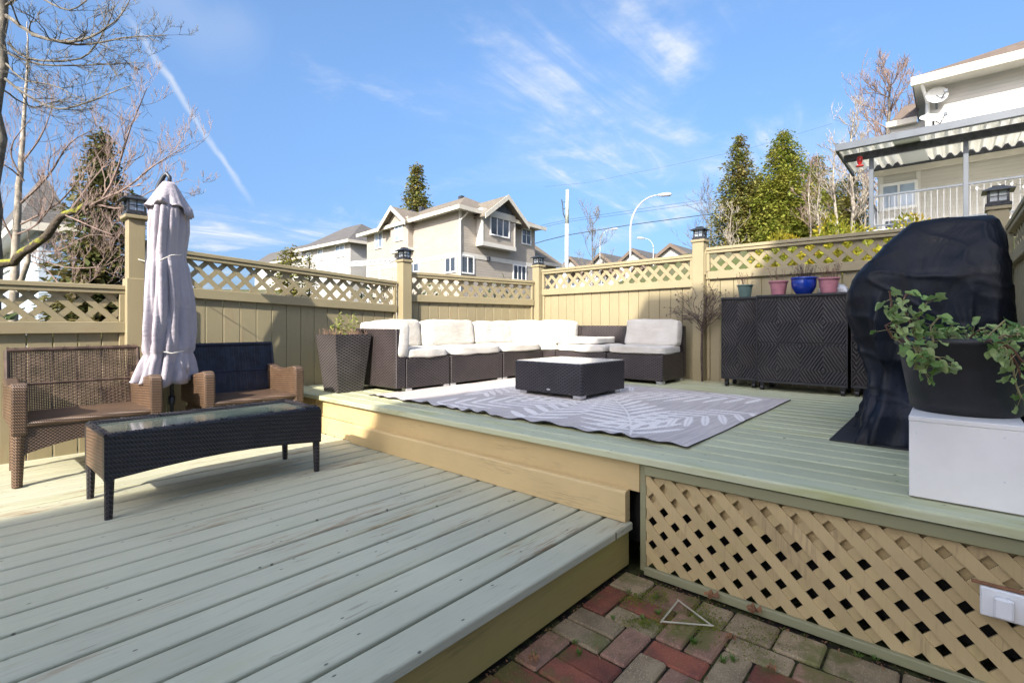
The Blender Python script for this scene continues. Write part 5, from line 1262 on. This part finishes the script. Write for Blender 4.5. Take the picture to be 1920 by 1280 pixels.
A_.win('q', 0, qs(785), qs(767), zq(776, 509), zq(776, 492), 1); A_.win('q', 0, qs(854), qs(836), zq(845, 509), zq(845, 482), 1)
A_.win('p', 0, ps(866), ps(887), zp(876, 511), zp(876, 481), 1); A_.win('p', 0, ps(963), ps(985), zp(974, 524), zp(974, 499), 2)
b0, b1 = ps(894), ps(955); zb0, zb1 = zp(925, 460), zp(925, 400)
A_.block('bay', 'side_cream', b0, b1, -.55, -.002, zb0, zb1); A_.block('bay_trim', 'trimwhite', b0 - .08, b1 + .08, -.62, -.002, zb0 - .25, zb0)
A_.block('bay_trim', 'trimwhite', b0 - .03, b0 + .1, -.58, -.003, zb0, zb1); A_.block('bay_trim', 'trimwhite', b1 - .1, b1 + .03, -.58, -.003, zb0, zb1)
A_.block('bay_trim', 'trimwhite', b0 - .03, b1 + .03, -.585, -.56, zb1 - .35, zb1)
A_.win('p', -.55, ps(910), ps(943), zp(927, 444), zp(927, 411), 2)
A_.gable('p', -.5, ps(889), ps(972), zp(930, 416), zp(930, 371), .55, 3.4, 'roof_tan', 'slate_gable')
A_.win('p', 0, ps(979), ps(994), zp(986, 457), zp(986, 431), 1, trans=.35)
A_.block('wall_lamp', 'dark_metal', ps(912), ps(915), -.25, -.02, zp(913, 489), zp(913, 482))
v0, v1 = ps(863), ps(868)
o = MB().tube([A_.W(-.06, -.06, zb), A_.W(-.06, -.06, zE - .7), A_.W(.35, -.45, zE - .15)], .05, 8).build('downpipe', 'gutter', A_.t)
for (pp, qq) in ((.30, .62), (.33, .78)): 
    c = (ra[0] - .3, ra[1] + (Q1 - 3.5) * qq); A_.block('roof_vent', 'dark_metal', c[0] - .2, c[0] + .1, c[1] - .2, c[1] + .2, zr - .25, zr + .12)
A_.block('roof_vent', 'dark_metal', ra[0] - .15, ra[0] + .15, ra[1] + .3, ra[1] + .7, zr - .1, zr + .15)
# brown roofed wing beside it
B_ = House('low wing with tan roof right of the cream house', (O.x, O.y), pu, qu, zb)
w0, w1 = P1 + .05, ps(1060); B_.block('wall', 'side_cream', w0, w1, 1.0, 9.0, zb, zp(1040, 494)); B_.hip(w0, w1, 1.0, 9.0, zp(1040, 492), 2.3, .5, 'roof_tan')
# white patio cover at its left
pg = thing('patio_cover', 'white glazed patio cover left of the cream house', 'patio cover', (PD(690, 608, 27).x, PD(690, 608, 27).y, zb)); org = pg.location.copy()
def pr(px, py, d): return PD(px, py, d) - org
fr = MB(); fr.tube([pr(645, 499, 27), pr(730, 493, 25)], .07, 6); fr.tube([pr(660, 492, 31), pr(742, 486, 29)], .06, 6)
for a in range(10):
    t_ = a / 9; fr.tube([pr(645, 499, 27).lerp(pr(730, 493, 25), t_), pr(660, 492, 31).lerp(pr(742, 486, 29), t_)], .04, 4)
for px in (652, 690, 712): d_ = 27 - (px - 645) / 85 * 2; fr.tube([pr(px, 499, d_), pr(px, 570, d_)], .06, 6)
fr.build('frame', 'white', pg)
# white house further left
def simple_house(label, px, d, pxr, pxl, ytop, rise, wl, wr, roof, dirp=1790, dirq=-110, wins=(), ov=.5, base=None):
    O = PD(px, 608, d); zb = ground_h(O.x, O.y) - .5 if base is None else base; h = House(label, (O.x, O.y), az(dirp), az(dirq), zb)
    o = (O.x, O.y); Pw, Qw = wall_s(o, h.p, pxr), wall_s(o, h.q, pxl); ze = hz(px, ytop, d)
    h.block('wall', wl, 0, Pw, 0, Qw, zb, ze); h.hip(0, Pw, 0, Qw, ze + .03, rise, ov, roof)
    for (f, a, b, t_, bt, ml) in wins:
        u = h.p if f == 'p' else h.q; s0, s1 = sorted((wall_s(o, u, a), wall_s(o, u, b))); sm_ = (s0 + s1) / 2
        h.win(f, 0, s0, s1, wall_z(o, u, sm_, bt), wall_z(o, u, sm_, t_), ml, pm='pane_b')
    return h
simple_house('white two storey house with grey roof left of the cream house', 657, 42, 760, 566, 452, 2.2, 'side_pale', None, 'roof_grey', wins=(('q', 597, 605, 468, 487, 1), ('q', 630, 646, 460, 480, 1), ('q', 575, 583, 475, 490, 1)))
simple_house('distant pale house with grey roof, its top just above the long fence', 585, 62, 640, 505, 480, 2.2, 'side_pale', None, 'roof_grey')
simple_house('farthest small grey roofed house at the left end of the row', 520, 85, 560, 478, 490, 2.2, 'side_beige', None, 'roof_grey')
simple_house('blue grey sided house behind the bare trees at far left', 72, 15, 96, -60, 425, 1.6, 'side_grey', None, 'roof_grey', dirp=1900, dirq=-160, wins=(('q', 5, 25, 470, 505, 1),))
# row of gabled houses at the right of the power pole
for i, (ax_, ay, d, lb) in enumerate(((1072, 481, 78, 'grey roofed gable house nearest the power pole'), (1128, 474, 74, 'grey roofed gable house below the small street tree'), (1189, 466, 70, 'grey roofed gable house behind the big street lamp'), (1260, 457, 66, 'largest grey roofed gable house, left of the post by the twig tree'))):
    ap = PD(ax_, ay, d); p_, q_ = Vector(az(1790)), Vector(az(-110)); zb = ground_h(ap.x, ap.y) - 1
    h = House(lb, (ap.x, ap.y), p_, q_, zb); za = ap.z; hw = 3.2 * (1 + .12 * i); dp = 2.9
    # ridge runs along p, gable looks to -p
    h.hull('wall', 'side_pale', [(0, -hw, zb), (0, hw, zb), (0, hw, za - dp), (0, 0, za - .1), (0, -hw, za - dp), (9, -hw, zb), (9, hw, zb), (9, hw, za - dp), (9, 0, za - .1), (9, -hw, za - dp)],
           [(0, 1, 2, 3, 4), (9, 8, 7, 6, 5), (0, 5, 6, 1), (1, 6, 7, 2), (4, 9, 5, 0)])
    for sg in (-1, 1):
        v = [(-.5, 0, za), (9.5, 0, za), (9.5, sg * (hw + .6), za - dp - .5), (-.5, sg * (hw + .6), za - dp - .5)]; v += [(a, b, c - .25) for a, b, c in v]
        h.hull('roof', 'roof_grey', v, [(0, 1, 2, 3), (7, 6, 5, 4), (0, 4, 5, 1), (1, 5, 6, 2), (2, 6, 7, 3), (3, 7, 4, 0)])
        v = [(-.62, 0, za + .05), (-.51, 0, za + .05), (-.51, sg * (hw + .6), za - dp - .45), (-.62, sg * (hw + .6), za - dp - .45)]; v += [(a, b, c - .5) for a, b, c in v]
        h.hull('barge_board', 'roof_brown', v, [(0, 1, 2, 3), (7, 6, 5, 4), (0, 4, 5, 1), (1, 5, 6, 2), (2, 6, 7, 3), (3, 7, 4, 0)])
        v = [(-1.2, -1.3, za - 1.9), (1, -1.3, za - 1.9), (1, -1.3 + sg * 1.5, za - 3.4), (-1.2, -1.3 + sg * 1.5, za - 3.4)]; v += [(a, b, c - .3) for a, b, c in v]
        h.hull('porch_gable', 'roof_brown', v, [(0, 1, 2, 3), (7, 6, 5, 4), (0, 4, 5, 1), (1, 5, 6, 2), (2, 6, 7, 3), (3, 7, 4, 0)])
    h.win('q', 0, -.6, .6, za - 4.6, za - 3.6, 1)
# house with balcony and patio cover, upper right
RX = 21.0; zb = ground_h(21, 0) - .3
R_ = House('pale sided house at the upper right with a covered balcony', (0, 0), (1, 0), (0, 1), zb); R_.t.location = (0, 0, zb)
def Yat(px, X): return wall_s((X, 0), (0, 1), px)
def Zat(px, py, X): return wall_z((X, 0), (0, 1), Yat(px, X), py)
yl = Yat(1648, RX); R_.block('wall', 'side_beige', RX, RX + 8, -9, yl, zb, Zat(1648, 322, RX))
zf = Zat(1634, 432, 18.3)
R_.block('corner_trim', 'trimwhite', RX - .03, RX + .1, yl - .12, yl + .03, zb, Zat(1648, 322, RX)); R_.block('corner_trim', 'trimwhite', RX - .03, RX - .001, Yat(1722, RX) - .06, Yat(1722, RX) + .06, zf, Zat(1648, 322, RX))
R_.win('q', RX, Yat(1715, RX), Yat(1656, RX), Zat(1685, 388, RX), Zat(1685, 347, RX), 1, .06, pm='pane_b')
R_.win('q', RX, Yat(1712, RX), Yat(1660, RX), Zat(1685, 428, RX), Zat(1685, 413, RX), 1, .05)
yu = Yat(1737, RX); zt = Zat(1748, 165, RX); R_.block('upper_wall', 'side_white', RX + .01, RX + 8, -9, yu, Zat(1648, 322, RX) + .01, zt)
R_.block('corner_trim', 'trimwhite', RX - .03, RX + .12, yu - .1, yu + .03, Zat(1648, 322, RX), zt)
ze = Zat(1708, 147, RX - .7)
R_.block('soffit', 'trimwhite', RX - .68, RX + 8, -9, Yat(1712, RX - .7), zt, zt + .05)
R_.block('gutter', 'gutter', RX - .85, RX - .69, -9, Yat(1708, RX - .8), zt - .08, zt + .18)
yy = Yat(1708, RX - .8)
R_.hull('roof', 'roof_brown', [(RX - .8, yy, zt + .19), (RX - .8, -9, zt + .19), (RX + 4, -9, zt + 2.5), (RX + 4, yy - 4.5, zt + 2.5), (RX + 8, yy, zt + .19), (RX + 8, -9, zt + .19)], [(0, 1, 2, 3), (0, 3, 4), (3, 2, 5, 4), (0, 4, 5, 1)])
o = MB().tube([(RX - .7, yy - .25, zt - .02 - zb), (RX - .25, yu + .0, zt - .35 - zb), (RX - .06, yu - .04, zt - .5 - zb), (RX - .06, yu - .04, Zat(1740, 260, RX) - zb)], .05, 8).build('downpipe', 'white', R_.t)
# lower left roof piece
zl = Zat(1668, 240, RX + 1)
R_.hull('roof', 'roof_brown', [(RX + .6, Yat(1664, RX + .6), zl), (RX + .6, Yat(1720, RX + .6), zl + .02), (RX + 2.6, Yat(1720, RX + .6), zl + 1.2), (RX + 2.6, Yat(1664, RX + .6) - .35, zl + 1.2), (RX + .6, Yat(1664, RX + .6), zl - .1), (RX + .6, Yat(1720, RX + .6), zl - .1)], [(0, 1, 2, 3), (0, 4, 5, 1)])
R_.block('gutter', 'gutter', RX + .45, RX + .59, Yat(1720, RX + .6), Yat(1662, RX + .6), zl - .14, zl + .04)
R_.block('dormer_wall', 'side_white', RX + .7, RX + 3, yu + .01, Yat(1668, RX + .6), Zat(1648, 322, RX) + .02, zl - .1)
# balcony: deck, railing, posts, cover
bal = thing('balcony', 'raised balcony with grey metal railing under a corrugated cover, upper right', 'balcony', (18.3, 0, zf))
y0, y1 = -7, Yat(1626, 18.3)
MB().cbox(0, 2.69, y0, y1, -.18, 0, .01).build('floor_slab', 'white', bal)
rz = Zat(1634, 369, 18.3) - zf
MB().cbox(-.03, .03, y0, y1, rz - .04, rz + .02, .005).build('top_rail', 'rail_metal', bal); MB().cbox(-.02, .02, y0, y1, .10, .14, .005).build('bottom_rail', 'rail_metal', bal)
MB().cbox(.031, 2.6, y1 - .05, y1 + .0, rz - .04, rz + .02, .005).build('top_rail', 'rail_metal', bal)
bs = None; y = y1 - .12
while y > y0:
    if bs is None: bs = MB().box(-.008, .008, -.008, .008, .141, rz - .041).build('baluster', 'baluster', bal, loc=(0, y, 0))
    else: inst(bs, 'baluster', bal, (0, y, 0))
    y -= .135
for i in range(12): inst(bs, 'baluster', bal, (.2 + i * .2, y1 - .02, 0))
hc = Zat(1634, 290, 18.3) - zf
posts = [Yat(1634, 18.3), Yat(1811, 18.3), Yat(1811, 18.3) - 2.2, Yat(1811, 18.3) - 4.4]
for yy in posts: MB().cbox(-.055, .055, yy - .055, yy + .055, .001, hc, .006).build('post', 'rail_metal', bal)
bo = bal
co = thing('corrugated_cover', 'corrugated metal patio cover with a dark grey gutter over the balcony', 'patio cover', (17.6, 0, zf))
yc1 = Yat(1567, 17.5); zc = Zat(1567, 283, 17.5) - zf
m = MB(); nw = 150
yv = [y0 - 1 + (yc1 - .05 - (y0 - 1)) * i / nw for i in range(nw + 1)]
sec = lambda y: .06 * (1 if math.sin(y * 2 * PI / .26) > .3 else (-1 if math.sin(y * 2 * PI / .26) < -.3 else math.sin(y * 2 * PI / .26) / .3))
m.add([(0, y, zc + .09 + sec(y)) for y in yv] + [(3.3, y, zc + .19 + sec(y)) for y in yv], [(i, i + 1, nw + 2 + i, nw + 1 + i) for i in range(nw)])
solid(m.build('roof_sheet', leafmat('corrugated_translucent_sheet', (.75, .75, .70), (.80, .80, .76), .6, .4), co, fixn=False), .004)
MB().cbox(-.16, -.02, y0 - 1, yc1, zc - .03, zc + .17, .01).build('gutter', 'rail_metal', co)
MB().cbox(.62, .76, y0 - 1, yc1 - .1, zc - .19, zc + .02, .01).build('beam', 'dark_metal', co)
MB().cbox(-.02, 3.3, yc1 - .05, yc1 + .02, zc - .02, zc + .24, .01).build('end_fascia', 'dark_metal', co)
MB().cbox(3.32, 3.39, y0 - 1, yc1 - .5, zc - .14, zc + .05, .01).build('wall_trim', 'gutter', co)
MB().cbox(3.325, 3.385, y0 - 1, yc1 - .5, zc + .052, zc + .34, .005).build('flashing', 'dark_metal', co)
MB().add([(.03, Yat(1672, 17.6), zc + .02), (.03, Yat(1722, 17.6), zc + .02), (3.2, Yat(1722, 17.6) - .15, zc + .1), (3.2, Yat(1672, 17.6) - .1, zc + .1)], [(0, 1, 2, 3)]).build('skylight_panel', plain('translucent_panel', (.62, .66, .66), .25, .05, 2), co)
# dishes, windchime, string lights
def dish(label, X, px, py, r, tilt):
    c = Vector((X, Yat(px, X), Zat(px, py, X))); t = thing('satellite_dish', label, 'satellite dish', c, 0, 'satellite dishes on the upper right house')
    prof = [(.001, 0)] + [(r * i / 6, .22 * r * (i / 6) ** 2) for i in range(1, 7)]; o = MB().lathe(prof, 28).build('dish', 'white', t, smooth=True, rot=tilt); solid(o, .01)
    MB().tube([(0, 0, 0), (-.05, -.45 * r, -.5 * r), (-.75 * r, -.75 * r, .0)], .018, 6).build('feed_arm', 'rail_metal', t); MB().cbox(-.8 * r - .05, -.8 * r + .05, -.8 * r - .05, -.8 * r + .05, -.04, .06, .01).build('feed_horn', 'rail_metal', t)
    MB().tube([(0, 0, 0), (.12, 0, -.25), (.3, 0, -.3)], .03, 6).build('mount', 'rail_metal', t)
dish('white satellite dish fixed high on the corner of the upper right house', 20.7, 1756, 180, .28, (0, math.radians(-78), math.radians(12)))
dish('larger white dish lying back on the patio cover', 20.3, 1750, 225, .36, (0, math.radians(-35), math.radians(20)))
c = Vector((18.0, Yat(1612, 18.0), Zat(1612, 300, 18.0))); t = thing('bird_feeder', 'red hanging feeder under the corner of the patio cover', 'bird feeder', c)
M['red'] = plain('red_plastic', (.38, .02, .02), .3, .2, 5)
MB().lathe([(.01, .12), (.07, .08), (.08, 0), (.06, -.10), (.03, -.14)], 14).build('bottle', 'red', t, smooth=True); MB().lathe([(.02, -.15), (.10, -.17), (.10, -.20), (.02, -.21)], 14).build('tray', 'red', t, smooth=True); MB().tube([(0, 0, .12), (0, 0, .5)], .008, 4).build('hanger', 'dark_metal', t)
sl_ = thing('string_lights', 'white string lights looped along the balcony railing', 'string lights', (18.2, posts[1], zf + rz))
pts = [Vector((-.05, -.1 - i * .11, -.05 - .22 * math.sin(PI * (i % 6) / 6))) for i in range(20)]; MB().tube(pts, .006, 4).build('cord', 'dark_metal', sl_)
for i in range(1, 20, 2): MB().lathe([(.001, -.09), (.03, -.06), (.03, -.03), (.01, 0)], 8, (pts[i].x, pts[i].y)).build('bulb', 'white', sl_, smooth=True, loc=(0, 0, pts[i].z))

# ------------------------------------------------------------------ street furniture
def lamp(label, px, d, ybase, ytop, pxh, yh, seed=0):
    b = cbase(px, d); t = thing('street_lamp', label, 'street lamp', b, 0, 'curved street lamps'); 
    def q(x, y): return PD(x, y, d) - b
    m = MB(); k = 10; pts = [Vector((0, 0, 0)), q(px, ybase - 20)]; 
    x0, y0_ = px, ytop + (ybase - ytop) * .35
    for i in range(k + 1):
        a = i / k * PI / 2; pts.append(q(x0 + (pxh - x0) * (1 - math.cos(a)), y0_ + (yh - y0_) * math.sin(a)))
    r = .075 if d < 50 else .06; m.tube(pts, [r * 1.3] + [r] * 2 + [r * (1 - .045 * i) for i in range(len(pts) - 3)], 8); m.build('pole', 'pole_white', t, smooth=True)
    h = pts[-1]; dr = (pts[-1] - pts[-3]).normalized(); dr = Vector((dr.x, dr.y, dr.z * .4)).normalized(); m = MB(); m.tube([h - dr * .1, h + dr * .25, h + dr * .8, h + dr * .95], [.08, .14, .15, .05], 10); m.build('lamp_head', 'pole_white', t, smooth=True)
lamp('tall curved street lamp rising beyond the sunlit fence', 1182, 38, 490, 400, 1236, 366)
lamp('far street lamp left of the tall one, curving right', 1125, 70, 490, 440, 1146, 430)
lamp('far street lamp right of the tall one, curving left', 1225, 66, 485, 455, 1208, 447)
pb = cbase(1062, 45); pp = thing('utility_pole', 'pale wooden utility pole with a riser pipe right of the cream house', 'utility pole', pb)
q = lambda x, y: PD(x, y, 45) - pb
MB().tube([(0, 0, 0), q(1063, 420)], [.21, .18], 10).build('lower_pole', 'pole_white', pp, smooth=True); MB().tube([q(1063, 420), q(1064, 356)], [.17, .15], 10).build('upper_pole', plain('greenish_treated_wood', (.36, .40, .34), .7, .2, 3), pp, smooth=True)
MB().tube([q(1061, 412), q(1056, 400), q(1055, 385), q(1053, 374)], .05, 6).tube([q(1055, 392), q(1062, 390)], .04, 5).tube([q(1053, 380), q(1061, 378)], .03, 5).build('bracket', 'dark_metal', pp)
def wire(label, pts, r):
    m = MB(); P_ = [PD(*p) for p in pts]; out, _ = [], 0; m2 = MB(); o, _ = (lambda a: (a, 0))(P_)
    m.tube(P_, r, 5); tag(m.build('power_line', 'dark_metal'), label, 'power line', 'overhead power lines')
wire('thick lowest power line crossing behind the tall street lamp', [(985, 462, 50), (1022, 451, 48), (1063, 441, 45), (1180, 422, 45), (1320, 403, 46), (1420, 392, 48)], .035)
wire('upper of the two thin parallel power lines', [(1010, 424, 48), (1063, 412, 45), (1180, 395, 45), (1330, 373, 46), (1420, 362, 47)], .014)
wire('lower of the two thin parallel power lines', [(1010, 428, 48), (1063, 416, 45), (1180, 400, 45), (1330, 379, 46), (1420, 368, 47)], .014)
wire('faint high power line rising to the right above the conifers', [(1020, 350, 60), (1100, 343, 60), (1250, 312, 60), (1400, 280, 60), (1560, 232, 60)], .012)

EY = -.88
# ------------------------------------------------------------------ unseen house block added behind the viewer, placed and shaped to shade the decks
HS = House("unseen stand-in house behind the left shoulder, added to cast shade across the decks", (0, 0), (1, 0), (0, 1), 0); HS.t.location = (0, 0, 0)
EH = 8.22
HS.block('wall', 'side_pale', -24, -5.4, -12, EY - .5, -.3, EH - .25)
HS.block('eave', 'trimwhite', -24.4, -5.0, -12.4, EY, EH - .24, EH)
HS.block('upper_wall', 'side_pale', -7.4, -5.6, -12, -2.75, EH + .001, EH + .55)  # short raised block, shaped for the step in the shadow edge
HS.block('roof', 'roof_tan', -7.6, -5.2, -12.4, -2.43, EH + .551, EH + .75)
HS.win('p', EY - .5, -9, -7.5, 1.2, 2.6, 1)
